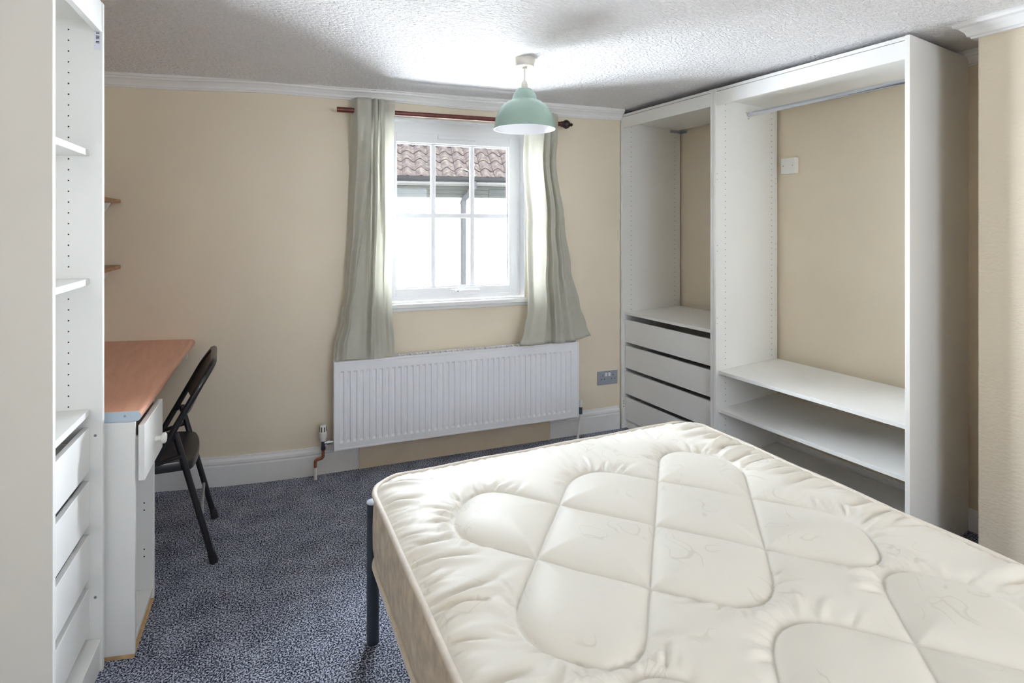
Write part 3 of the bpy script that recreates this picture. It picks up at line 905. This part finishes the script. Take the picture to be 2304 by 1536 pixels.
# ------------------------------------------------------------------ curtain rod and curtains
rd = thing('curtain_rod', 'dark reddish wooden curtain rod with turned finial above the window', 'curtain rod', A(0.82, 0.09, 1.912))
bm = bmesh.new(); tube(bm, [A(0.166, 0.09, 1.905), A(1.455, 0.09, 1.915)], 0.0135, 16); obj('pole', bm, 'rod_wood', rd, smooth='auto')
bm = bmesh.new(); lathe(bm, A(1.455, 0.09, 1.915), [(0, 0), (0.016, 0), (0.018, 0.006), (0.014, 0.010), (0.020, 0.016), (0.027, 0.028), (0.027, 0.038), (0.021, 0.050), (0.012, 0.058), (0.010, 0.064), (0.011, 0.070), (0.006, 0.077), (0, 0.078)], 20, axis=(AD[0], AD[1], 0))
obj('finial', bm, 'finial_wood', rd, smooth='auto', label='dark turned finial')
for s in (0.35, 1.325):
    bm = bmesh.new(); tube(bm, [A(s, 0.0005, 1.885), A(s, 0.09, 1.885), A(s, 0.09, 1.895)], 0.008, 10); obj('pole_bracket', bm, 'rod_wood', rd, smooth='auto')


def interp(levels, z, k):
    for a, b in zip(levels, levels[1:]):
        if a[0] >= z >= b[0]:
            t = (a[0] - z) / (a[0] - b[0])
            t = t * t * (3 - 2 * t)
            return a[k] + (b[k] - a[k]) * t
    return levels[-1][k] if z < levels[-1][0] else levels[0][k]


def curtain(name, label, levels, folds, hem, seed):
    """levels: z, s0, s1, depth from wall, fold amplitude; folds: control points (t, s share, in/out)"""
    rr = random.Random(seed)
    root = thing(name, label, 'curtain', A((levels[0][1] + levels[0][2]) / 2, 0.09, hem(0.5)), group=None)
    nt_, nz = 150, 70
    T = [f[0] for f in folds]
    bm = bmesh.new()
    grid = []
    for j in range(nz + 1):
        row = []
        for i in range(nt_ + 1):
            t = i / nt_
            zb = hem(t)
            z = levels[0][0] + (zb - levels[0][0]) * j / nz
            s0, s1, oc, am = [interp(levels, z, k) for k in (1, 2, 3, 4)]
            m_ = sm(0.0, 1.0, (1.75 - z) / 0.95)             # top pleats relax into the lower folds
            for a, b in zip(folds, folds[1:]):
                if a[0] <= t <= b[0]:
                    q = (t - a[0]) / (b[0] - a[0])
                    qs = q * q * (3 - 2 * q)
                    sa, sb = a[1] + (a[2] - a[1]) * m_, b[1] + (b[2] - b[1]) * m_
                    ia, ib = a[3] + (a[4] - a[3]) * m_, b[3] + (b[4] - b[3]) * m_
                    sh = sa + (sb - sa) * q
                    io = ia + (ib - ia) * qs
                    break
            wob = 0.0030 * math.sin(6 * z + 5 * t + seed) + 0.0012 * math.sin(15 * z + 9 * t)
            row.append(bm.verts.new(A(s0 + (s1 - s0) * sh + 0.6 * wob, oc + am * io + wob, z)))
        grid.append(row)
    for j in range(nz):
        for i in range(nt_):
            bm.faces.new((grid[j][i], grid[j][i + 1], grid[j + 1][i + 1], grid[j + 1][i]))
    bmesh.ops.solidify(bm, geom=bm.faces[:], thickness=0.0022)
    bmesh.ops.recalc_face_normals(bm, faces=bm.faces)
    obj('cloth', bm, 'curtain', root, smooth=True)
    return root


foldL = [(0, 0, 0, -2.6, -0.6), (0.12, 0.15, 0.05, 0.5, 0.2), (0.24, 0.36, 0.14, 1.0, 1.0), (0.29, 0.44, 0.17, 0.5, 0.2), (0.33, 0.455, 0.20, -1.0, -0.6), (0.42, 0.47, 0.38, -0.8, -0.7), (0.47, 0.50, 0.50, 0.3, -0.5), (0.52, 0.54, 0.585, 0.9, 0.9), (0.57, 0.60, 0.62, 0.5, 0.6), (0.60, 0.615, 0.64, -0.8, -0.5), (0.65, 0.63, 0.68, 0.0, -0.6), (0.71, 0.69, 0.74, 0.9, -0.4), (0.78, 0.77, 0.82, 0.4, -0.2), (0.82, 0.785, 0.86, -0.6, -0.3), (0.90, 0.90, 0.93, -0.2, 0.1), (1, 1, 1, -0.1, 0.3)]
levL = [(1.968, 0.236, 0.460, 0.122, 0.017), (1.86, 0.235, 0.460, 0.118, 0.018), (1.60, 0.234, 0.460, 0.085, 0.034), (1.28, 0.226, 0.456, 0.082, 0.036), (1.0, 0.211, 0.447, 0.085, 0.036), (0.80, 0.185, 0.450, 0.092, 0.034), (0.68, 0.155, 0.462, 0.105, 0.028), (0.606, 0.150, 0.464, 0.112, 0.014)]
cL = curtain('eyelet_curtain', 'sage curtain at the desk side of the window, resting on the radiator valve end', levL, foldL, lambda t: 0.607 + 0.004 * math.sin(7 * t), 2)
foldR = [(0, 0, 0, 0.2, 0.3), (0.10, 0.15, 0.10, 0.7, 0.9), (0.20, 0.35, 0.22, 0.9, 0.8), (0.28, 0.52, 0.31, 0.7, 0.9), (0.32, 0.58, 0.335, 0.2, 0.0), (0.38, 0.62, 0.38, -0.8, -0.8), (0.44, 0.64, 0.45, -0.7, -0.8), (0.49, 0.66, 0.475, 0.4, 0.3), (0.55, 0.72, 0.54, 0.8, 0.9), (0.60, 0.755, 0.595, 0.3, 0.5), (0.63, 0.765, 0.605, -0.2, 0.1), (0.69, 0.82, 0.68, 0.6, 0.7), (0.74, 0.85, 0.73, 0.2, 0.5), (0.77, 0.855, 0.745, -0.5, -0.9), (0.88, 0.93, 0.86, -0.6, -0.8), (1, 1, 1, -0.9, -1.0)]
levR = [(1.968, 1.200, 1.425, 0.122, 0.017), (1.86, 1.202, 1.428, 0.118, 0.018), (1.70, 1.205, 1.436, 0.085, 0.034), (1.30, 1.226, 1.505, 0.085, 0.038), (1.05, 1.232, 1.545, 0.088, 0.040), (0.82, 1.230, 1.595, 0.100, 0.042), (0.70, 1.200, 1.630, 0.115, 0.040), (0.60, 1.162, 1.662, 0.128, 0.030)]
cR = curtain('eyelet_curtain', 'sage curtain at the wardrobe side of the window, with a flared hem', levR, foldR, lambda t: 0.612 - 0.000 * t + 0.018 * sm(0.8, 1.0, t), 5)
for cobj, ss in ((cL, (0.264,)), (cR, (1.405,))):
    for s in ss:
        bm = bmesh.new()
        pts = [A(s, 0.09, 1.910) + Vector((0, 0, 1)) * 0.021 * math.cos(q) + Vector((AN[0] * 0.75 + AD[0] * 0.5, AN[1] * 0.75 + AD[1] * 0.5, 0)) * 0.021 * math.sin(q) for q in [2 * math.pi * k / 20 for k in range(21)]]
        tube(bm, pts, 0.0032, 8, cap=False)
        obj('eyelet', bm, 'chrome', cobj, smooth=True)

# ------------------------------------------------------------------ pendant lamp
px, py = 1.210, 2.188
pz = ceil_z(px, py)
pl = thing('pendant_lamp', 'mint green metal dome pendant lamp hanging from the stippled ceiling', 'lamp', (px, py, 1.736))
bm = bmesh.new(); lathe(bm, (px, py, 0), [(0, pz + 0.004), (0.048, pz + 0.004), (0.047, pz - 0.010), (0.043, pz - 0.032), (0.040, pz - 0.036), (0.012, pz - 0.038), (0.009, pz - 0.046), (0, pz - 0.046)], 32)
obj('ceiling_rose', bm, 'holder_white', pl, smooth='auto')
bm = bmesh.new(); tube(bm, [(px, py, pz - 0.04), (px, py, 1.945)], 0.0034, 10); obj('cord', bm, 'holder_white', pl, smooth='auto')
bm = bmesh.new(); lathe(bm, (px, py, 0), [(0, 1.955), (0.006, 1.955), (0.011, 1.948), (0.015, 1.934), (0.017, 1.918), (0.017, 1.86), (0.014, 1.84), (0, 1.84)], 24)
obj('lamp_holder', bm, 'holder_white', pl, smooth='auto')
dome = [(0.018, 1.918), (0.031, 1.917), (0.034, 1.914), (0.034, 1.911), (0.042, 1.904), (0.050, 1.892), (0.055, 1.878), (0.057, 1.868), (0.060, 1.865), (0.078, 1.858), (0.097, 1.844), (0.112, 1.826), (0.123, 1.806), (0.130, 1.786), (0.134, 1.764), (0.1355, 1.748), (0.1385, 1.741), (0.1385, 1.736)]
bm = bmesh.new(); lathe(bm, (px, py, 0), dome, 64); obj('shade', bm, 'mint', pl, smooth='auto')
inner = [(max(0.016, r - 0.0025), z - 0.0025) for r, z in dome[:-2]] + [(0.1365, 1.7355), (0.1385, 1.7355)]
bm = bmesh.new(); lathe(bm, (px, py, 0), inner, 64); obj('shade_lining', bm, 'shade_white', pl, smooth='auto', label='white enamel lining and rim')

# ------------------------------------------------------------------ bed
phi = math.radians(2.8)
MF = Frame((1.085, 1.757), (math.cos(phi), -math.sin(phi)), (-math.sin(phi), -math.cos(phi)))   # x across, y from the foot towards the camera
HW, ML = 0.668, 1.90
ZB, ZT = 0.262, 0.487
bed = thing('bed_frame', 'dark metal double bed frame with round corner posts under the mattress', 'bed', MF(0, ML / 2, 0))
for sx in (-1, 1):
    for yy in (0.035, ML - 0.02):
        bm = bmesh.new(); c = MF(sx * (HW + 0.000), yy, 0)
        if yy < 1:
            c = MF(sx * (HW - 0.006), 0.047, 0)
        tube(bm, [c, c + Vector((0, 0, 0.436))], 0.019, 20)
        lg = obj('leg', bm, 'bed_metal', bed, smooth='auto')
        bm = bmesh.new(); lathe(bm, c, [(0, 0.4435), (0.013, 0.443), (0.0185, 0.4405), (0.0195, 0.4365), (0, 0.4364)], 20); obj('post_cap', bm, 'bed_cap', lg, smooth='auto', label='pale plastic post cap')
for sx in (-1, 1):
    box('side_rail', bed, 'bed_metal', MF, sx * (HW - 0.05) - 0.012, sx * (HW - 0.05) + 0.012, 0.05, ML - 0.03, 0.205, 0.252, 0.003)
for yy in (0.05, ML - 0.05):
    box('end_rail', bed, 'bed_metal', MF, -HW + 0.04, HW - 0.04, yy - 0.012, yy + 0.012, 0.205, 0.252, 0.003)
for k in range(13):
    yy = 0.14 + (ML - 0.28) * k / 12
    box('slat', bed, 'raw_timber', MF, -HW + 0.062, HW - 0.062, yy - 0.032, yy + 0.032, 0.250, 0.2605, 0.001)
for sx in (-1, 1):
    box('edge_skirt', bed, 'slat_cloth', MF, sx * (HW - 0.034) - 0.002, sx * (HW - 0.034) + 0.002, 0.07, ML - 0.05, 0.178, 0.2605, 0.0)

mt = thing('mattress', 'cream satin double mattress with diamond quilted panels on the bed frame', 'mattress', MF(0, ML / 2, ZB))
# --- quilted top as a height field
CR = 0.115
def rrect(n_c=10, inset=0.0):
    out = []
    hw, r = HW - inset, max(0.01, CR - inset)
    for cx, cy, a0 in ((hw - r, r + inset, -90), (hw - r, ML - r - inset, 0), (-hw + r, ML - r - inset, 90), (-hw + r, r + inset, 180)):
        for k in range(n_c + 1):
            a = math.radians(a0 + 90 * k / n_c)
            out.append((cx + r * math.cos(a), cy + r * math.sin(a)))
    return out
hx, hy = 0.181, 0.206
polys = []
def cell(cx, cy, rnd):
    vs = [(cx + hx, cy), (cx, cy + hy), (cx - hx, cy), (cx, cy - hy)]
    out = []
    for i, v in enumerate(vs):
        if i in rnd:
            a, c = vs[i - 1], vs[(i + 1) % 4]
            f = 0.62 if len(rnd) == 1 else 0.46
            p = (v[0] + (a[0] - v[0]) * f, v[1] + (a[1] - v[1]) * f); q = (v[0] + (c[0] - v[0]) * f, v[1] + (c[1] - v[1]) * f)
            vv = (v[0] - (v[0] - cx) * 0.0, v[1] - (v[1] - cy) * 0.0)
            for k in range(11):
                t_ = k / 10
                out.append((p[0] * (1 - t_) ** 2 + vv[0] * 2 * t_ * (1 - t_) + q[0] * t_ ** 2, p[1] * (1 - t_) ** 2 + vv[1] * 2 * t_ * (1 - t_) + q[1] * t_ ** 2))
        else:
            out.append(v)
    polys.append(np.array(out))
for my in (0.597, 1.362):
    mx_ = -0.008
    cell(mx_ - hx, my, ()); cell(mx_ + hx, my, ())
    cell(mx_, my - hy, (3,)); cell(mx_, my + hy, (1,))
    cell(mx_ - 2 * hx, my - hy, (2, 3)); cell(mx_ + 2 * hx, my - hy, (0, 3)); cell(mx_ - 2 * hx, my + hy, (2, 1)); cell(mx_ + 2 * hx, my + hy, (0, 1))
GXN, GYN = 268, 380
gx = np.linspace(-HW, HW, GXN + 1); gy = np.linspace(0, ML, GYN + 1)
XX, YY = np.meshgrid(gx, gy, indexing='ij')
# squeeze the square grid into the rounded outline
qx, qy = np.abs(XX) - (HW - CR), np.abs(YY - ML / 2) - (ML / 2 - CR)
corner = (qx > 0) & (qy > 0)
mxq = np.maximum(qx, qy); ln = np.sqrt(qx ** 2 + qy ** 2)
sc_ = np.where(corner & (ln > 0), mxq / np.maximum(ln, 1e-9), 1.0)
XX = np.where(corner, np.sign(XX) * ((HW - CR) + qx * sc_), XX)
YY = np.where(corner, ML / 2 + np.sign(YY - ML / 2) * ((ML / 2 - CR) + qy * sc_), YY)
pts = np.stack([XX.ravel(), YY.ravel()], 1)
dist = np.full(len(pts), 9.0); inside = np.zeros(len(pts), bool)
for pg in polys:
    lo_, hi_ = pg.min(0) - 0.2, pg.max(0) + 0.2
    sel = np.where(((pts > lo_) & (pts < hi_)).all(1))[0]
    p_ = pts[sel]; ins = np.zeros(len(sel), bool); dm = np.full(len(sel), 9.0)
    for a, b in zip(pg, np.roll(pg, -1, 0)):
        ab = b - a
        tt = np.clip(((p_ - a) @ ab) / (ab @ ab + 1e-12), 0, 1)
        dm = np.minimum(dm, np.hypot(*(p_ - a - tt[:, None] * ab).T))
        cond = (a[1] > p_[:, 1]) != (b[1] > p_[:, 1])
        xi = a[0] + (p_[:, 1] - a[1]) * ab[0] / (ab[1] if abs(ab[1]) > 1e-12 else 1e-12)
        ins ^= cond & (p_[:, 0] < xi)
    dist[sel] = np.minimum(dist[sel], dm); inside[sel] |= ins
def vnoise(v, seed):
    r2 = np.random.default_rng(seed).random(4096)
    i = np.floor(v).astype(int); f = v - i; f = f * f * (3 - 2 * f)
    return r2[i % 4096] * (1 - f) + r2[(i + 1) % 4096] * f
X, Y = pts[:, 0], pts[:, 1]
edge = np.minimum(HW - np.abs(X), np.minimum(Y, ML - Y))
edge = np.where(edge < 0, 0, edge)
qx, qy = np.abs(X) - (HW - CR), np.abs(Y - ML / 2) - (ML / 2 - CR)
edge = np.where((qx > 0) & (qy > 0), CR - np.hypot(qx, qy), edge); edge = np.maximum(edge, 0)
side = HW - np.abs(X); end = np.minimum(Y, ML - Y)
wside = 1 / (1 + np.exp((side - end) / 0.03))
def ridge(c, o, seed):
    a = vnoise(c * 17 + 0.5 * np.sin(o * 9 + seed) + 500, seed); b2 = vnoise(c * 38 + 0.7 * np.sin(o * 14) + 900, seed + 1); d2 = vnoise(c * 90 + 1300 + o * 6, seed + 2)
    return (1 - np.abs(2 * a - 1)) ** 2 * 0.6 + (b2 - 0.5) * 0.45 + (d2 - 0.5) * 0.16
wr = wside * ridge(Y + 0.16 * np.sign(X) * X, X, 3) + (1 - wside) * ridge(X, Y, 17)
gather = np.exp(-edge / 0.10) * 0.6 + np.exp(-dist / 0.05) * 0.4 + 0.25
h = np.where(inside, 0.030 * (1 - np.exp(-dist / 0.042)), 0.024 * (1 - np.exp(-dist / 0.034)) + 0.0100 * (wr - 0.35) * gather * (1 - np.exp(-dist / 0.02)))
h -= 0.0040 * np.exp(-(dist / 0.0055) ** 2)
h += np.where(inside, 0.0022 * (vnoise(X * 14 + Y * 9 + 77, 5) + vnoise(Y * 16 - X * 7 + 300, 6) - 1), 0)
cr = random.Random(21)
def crease(p0, ang, length, depth, wd, bend):
    dx, dy = math.cos(ang), math.sin(ang)
    sel = np.where((np.abs(X - p0[0]) < length + 0.05) & (np.abs(Y - p0[1]) < length + 0.05) & (~inside))[0]
    ax_, ay_ = X[sel] - p0[0], Y[sel] - p0[1]
    t_ = ax_ * dx + ay_ * dy
    w_ = -ax_ * dy + ay_ * dx - bend * t_ * t_
    f = np.clip(t_ / 0.02, 0, 1) * np.clip((length - t_) / (0.6 * length), 0, 1) * (1 - np.exp(-dist[sel] / 0.010))
    wd_ = wd * (0.7 + 0.9 * np.clip(t_ / length, 0, 1))
    h[sel] += 1.45 * depth * f * (-np.exp(-(w_ / wd_) ** 2) + 0.75 * np.exp(-((w_ - 2.1 * wd_) / (1.5 * wd_)) ** 2))
for sgn in (-1, 1):
    yy_ = 0.07
    while yy_ < ML - 0.06:
        big = cr.random() < 0.4
        crease((sgn * HW, yy_), (0 if sgn < 0 else math.pi) + cr.uniform(-0.28, 0.28), cr.uniform(0.13, 0.27) if big else cr.uniform(0.05, 0.12), cr.uniform(0.006, 0.010) if big else cr.uniform(0.002, 0.0045), cr.uniform(0.007, 0.012) if big else cr.uniform(0.004, 0.007), cr.uniform(-1.2, 1.2))
        yy_ += cr.uniform(0.014, 0.040)
for yb, base in ((0.0, math.pi / 2), (ML, -math.pi / 2)):
    xx_ = -HW + 0.06
    while xx_ < HW - 0.06:
        big = cr.random() < 0.22
        crease((xx_, yb), base + cr.uniform(-0.3, 0.3), cr.uniform(0.09, 0.18) if big else cr.uniform(0.04, 0.09), cr.uniform(0.003, 0.006) if big else cr.uniform(0.001, 0.003), cr.uniform(0.006, 0.010) if big else cr.uniform(0.004, 0.007), cr.uniform(-1.2, 1.2))
        xx_ += cr.uniform(0.018, 0.050)
for pg in polys:
    cxy = pg.mean(0)
    for a_, b2 in zip(pg, np.roll(pg, -1, 0)):
        if np.hypot(*(b2 - a_)) < 0.05:
            m_ = (a_ + b2) / 2; d_ = m_ - cxy
            for q_ in range(2):
                crease((m_[0] + cr.uniform(-0.008, 0.008), m_[1] + cr.uniform(-0.008, 0.008)), math.atan2(d_[1], d_[0]) + cr.uniform(-0.35, 0.35), cr.uniform(0.04, 0.10), cr.uniform(0.0015, 0.0045), cr.uniform(0.004, 0.007), cr.uniform(-2, 2))
h *= 1 - np.exp(-edge / 0.022)
h += 0.006 * np.sin(np.clip(edge / 0.3, 0, 1) * math.pi / 2)
Z = ZT - 0.010 + h
o0 = ORG[mt.name]
WX = MF.o[0] + MF.ex[0] * X + MF.ey[0] * Y - o0.x; WY = MF.o[1] + MF.ex[1] * X + MF.ey[1] * Y - o0.y
verts = np.stack([WX, WY, Z - o0.z], 1)
idx = np.arange(len(pts)).reshape(GXN + 1, GYN + 1)
faces = np.stack([idx[:-1, :-1], idx[:-1, 1:], idx[1:, 1:], idx[1:, :-1]], -1).reshape(-1, 4)
me = bpy.data.meshes.new('quilted_top')
me.from_pydata(verts.tolist(), [], faces.tolist()); me.update()
me.materials.append(MATS['ticking'])
for p_ in me.polygons:
    p_.use_smooth = True
if me.polygons[0].normal.z < 0:
    me.flip_normals()
qt = bpy.data.objects.new('quilted_top', me); COL.objects.link(qt); qt.parent = mt; ORG[qt.name] = o0
# --- side border
bm = bmesh.new()
rr_ = rrect(12)
lv_ = [(ZB, 0.010), (ZB + 0.012, 0.002), (ZB + 0.06, -0.004), (ZB + 0.12, -0.006), (ZB + 0.18, -0.003), (ZT - 0.006, 0.003)]
dense = []
for (x0, y0), (x1, y1) in zip(rr_, rr_[1:] + rr_[:1]):
    nseg = max(1, int(math.hypot(x1 - x0, y1 - y0) / 0.05))
    for k in range(nseg):
        dense.append((x0 + (x1 - x0) * k / nseg, y0 + (y1 - y0) * k / nseg))
rings = []
for z, ins in lv_:
    row = []
    for i, (x, y) in enumerate(dense):
        d = Vector((x, (y - ML / 2) * HW / (ML / 2))); 
        nx_ = max(-1, min(1, (abs(x) - (HW - CR)) / CR)) * (1 if x > 0 else -1) if abs(x) > HW - CR else 0
        ny_ = max(-1, min(1, (abs(y - ML / 2) - (ML / 2 - CR)) / CR)) * (1 if y > ML / 2 else -1) if abs(y - ML / 2) > ML / 2 - CR else 0
        w_ = ins + 0.002 * math.sin(i * 1.9 + z * 40)
        row.append(bm.verts.new(MF(x - nx_ * w_, y - ny_ * w_, z)))
    rings.append(row)
for a, b2 in zip(rings, rings[1:]):
    for i in range(len(dense)):
        j = (i + 1) % len(dense)
        bm.faces.new((a[i], a[j], b2[j], b2[i]))
bm.faces.new(rings[0])
bmesh.ops.recalc_face_normals(bm, faces=bm.faces)
obj('side_border', bm, 'border_cloth', mt, smooth='auto', label='beige brocade side border')
for zz in (ZT - 0.003, ZB + 0.004):
    bm = bmesh.new()
    lp = [MF(x, y, zz + 0.0015 * math.sin(i * 0.9)) for i, (x, y) in enumerate(dense)]
    tube(bm, lp + [lp[0], lp[1]], 0.0085, 8, cap=False)
    obj('edge_tape', bm, 'tape', mt, smooth=True)

# ------------------------------------------------------------------ neighbouring house outside the window
HN = Frame((2.65, 6.46), (0.966, -0.26), (-0.26, -0.966))      # x along the wall, y towards this room
hs = thing('neighbouring_house', 'white painted brick house with pantile roof seen through the window', 'house', HN(0, 0, -2.6))
bm = bmesh.new(); slab(bm, HN, -3.2, 4.0, -0.3, -0.006, -2.6, 1.95)
wl = obj('wall', bm, 'mortar_white', hs)
bmb = bmesh.new(); slab(bmb, W, -0.108, 0.108, -0.010, 0.006, -0.0335, 0.0335, 0.003)
meb = bpy.data.meshes.new('brick'); bmb.to_mesh(meb); bmb.free(); meb.materials.append(MATS['brick_white'])
ang = math.atan2(HN.ex[1], HN.ex[0])
for rI in range(19):
    for cI in range(15):
        ob = bpy.data.objects.new('brick', meb); COL.objects.link(ob); ob.parent = wl
        p = HN(-1.75 + 0.226 * cI + (0.113 if rI % 2 else 0), 0.0 + random.uniform(-0.001, 0.0015), 0.42 + 0.0775 * rI)
        ob.location = p - ORG[wl.name]; ob.rotation_euler = (0, 0, ang)
# roof: pantiles
pitch = math.radians(36)
EZ, EO = 1.905, 0.20                                             # eaves height and overhang
rf_o = HN(0, EO, EZ)
rb = bmesh.new()
up_ = Vector((-HN.ey[0] * math.cos(pitch), -HN.ey[1] * math.cos(pitch), math.sin(pitch)))
al = Vector((HN.ex[0], HN.ex[1], 0)); nn = al.cross(up_).normalized()
if nn.z < 0:
    nn = -nn
q = [rf_o + al * x + up_ * s - nn * 0.045 for x, s in ((-3.2, -0.02), (4.0, -0.02), (4.0, 1.62), (-3.2, 1.62))]
v0 = [rb.verts.new(p) for p in q]; v1 = [rb.verts.new(p - nn * 0.05) for p in q]
rb.faces.new(v0); rb.faces.new(v1[::-1])
for j in range(4):
    rb.faces.new((v0[j], v1[j], v1[(j + 1) % 4], v0[(j + 1) % 4]))
bmesh.ops.recalc_face_normals(rb, faces=rb.faces)
rf = obj('roof', rb, 'roof_timber', hs)
TW, TG = 0.160, 0.205
tb = bmesh.new()
nw = 12
ringsT = []
for s, lift in ((0.0, 0.016), (0.10, 0.010), (0.235, 0.0)):
    ringsT.append([(TW * (k / nw - 0.5) * 1.10, s, lift + 0.026 * math.sin(2 * math.pi * (k / nw) - 0.5)) for k in range(nw + 1)])
tv_ = [[tb.verts.new(p) for p in row] for row in ringsT]; tl_ = [[tb.verts.new((p[0], p[1], p[2] - 0.011)) for p in row] for row in ringsT]
for a in range(2):
    for k in range(nw):
        tb.faces.new((tv_[a][k], tv_[a][k + 1], tv_[a + 1][k + 1], tv_[a + 1][k])); tb.faces.new((tl_[a][k], tl_[a + 1][k], tl_[a + 1][k + 1], tl_[a][k + 1]))
for k in range(nw):
    tb.faces.new((tv_[0][k], tl_[0][k], tl_[0][k + 1], tv_[0][k + 1]))
bmesh.ops.recalc_face_normals(tb, faces=tb.faces)
for f in tb.faces:
    f.smooth = True
met = bpy.data.meshes.new('roof_tile'); tb.to_mesh(met); tb.free(); met.materials.append(MATS['clay_tile'])
M3 = Matrix((al, up_, nn)).transposed().to_4x4()
for rI in range(8):
    for cI in range(23):
        ob = bpy.data.objects.new('roof_tile', met); COL.objects.link(ob); ob.parent = rf
        p = rf_o + al * (-1.9 + TW * cI) + up_ * (TG * rI - 0.03) - nn * 0.01
        ob.matrix_local = Matrix.Translation(p - ORG[rf.name]) @ M3 @ Matrix.Rotation(random.uniform(-0.01, 0.01), 4, 'Z')
# gutter (half round), brackets, downpipe, vent
gut = bmesh.new()
gc = lambda x: HN(x, EO + 0.005, 1.872)
sec = [(0.056 * math.cos(a), 0.056 * math.sin(a)) for a in [math.pi + math.pi * k / 12 for k in range(13)]]
sec = [(-0.060, 0.006)] + sec + [(0.060, 0.006)]
rows = []
for x in (-3.2, 4.0):
    rows.append([gut.verts.new(HN(x, EO + 0.02 - c_, 1.893 + s_)) for c_, s_ in sec])
for k in range(len(sec) - 1):
    gut.faces.new((rows[0][k], rows[0][k + 1], rows[1][k + 1], rows[1][k]))
bmesh.ops.solidify(gut, geom=gut.faces[:], thickness=0.003)
gt = obj('gutter', gut, 'gutter_grey', hs, smooth='auto')
for x in (-0.62, 0.30):
    gb = bmesh.new()
    rows = [[gb.verts.new(HN(x + dx, EO + 0.02 - c_ * 1.06, 1.893 + s_ * 1.06)) for c_, s_ in sec] for dx in (-0.012, 0.012)]
    for k in range(len(sec) - 1):
        gb.faces.new((rows[0][k], rows[0][k + 1], rows[1][k + 1], rows[1][k]))
    bmesh.ops.solidify(gb, geom=gb.faces[:], thickness=0.004)
    obj('gutter_clip', gb, 'gutter_grey', gt)
bm = bmesh.new(); slab(bm, HN, -3.2, 4.0, 0.075, 0.095, 1.80, 1.93); obj('fascia_board', bm, 'roof_timber', hs)
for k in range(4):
    bm = bmesh.new(); slab(bm, HN, -3.2, 4.0, 0.007, 0.026 + 0.002 * (k % 2), 1.655 + 0.049 * k, 1.7025 + 0.049 * k, 0.002); obj('frieze_board', bm, 'frieze_paint', hs, label='grey painted board under the eaves')  # dark boards stand in for the eave shadow on the wall
dp = bmesh.new()
tube(dp, arc([HN(0.14, EO + 0.02, 1.85), HN(0.14, EO + 0.02, 1.765), HN(0.035, 0.070, 1.63), HN(0.035, 0.070, 1.50), HN(0.035, 0.070, -2.6)], 0.03, 4), 0.034, 16)
tube(dp, [HN(0.14, EO + 0.02, 1.79), HN(0.14, EO + 0.02, 1.755)], 0.039, 16); tube(dp, [HN(0.035, 0.060, 1.615), HN(0.035, 0.060, 1.57)], 0.039, 16)
obj('downpipe', dp, 'gutter_grey', hs, smooth='auto')
VF = Frame(HN(0.36, 0.0285, 0), HN.ex, HN.ey)
bm = bmesh.new(); slab(bm, VF, 0, 0.225, 0, 0.008, 1.665, 1.76, 0.002); av = obj('air_brick', bm, 'frieze_paint', hs)
bm = bmesh.new()
for i in range(6):
    for j in range(4):
        slab(bm, VF, 0.018 + 0.033 * i, 0.034 + 0.033 * i, 0.008, 0.0088, 1.674 + 0.021 * j, 1.686 + 0.021 * j)
obj('air_brick_holes', bm, 'dark_gap', av, kind='stuff')
cb = bmesh.new(); tube(cb, arc([HN(-0.02, EO + 0.05, 2.00), HN(0.06, EO + 0.09, 1.97), HN(0.12, EO + 0.09, 1.93), HN(0.16, EO + 0.08, 1.905)], 0.05), 0.005, 6); obj('cable', cb, 'cable', hs)
bm = bmesh.new(); slab(bm, W, -12, 14, 3.75, 7.6, -0.75, -0.6)  # unseen pale slab, set high to bounce light in through the window
obj('ground', bm, 'ground', kind='structure')
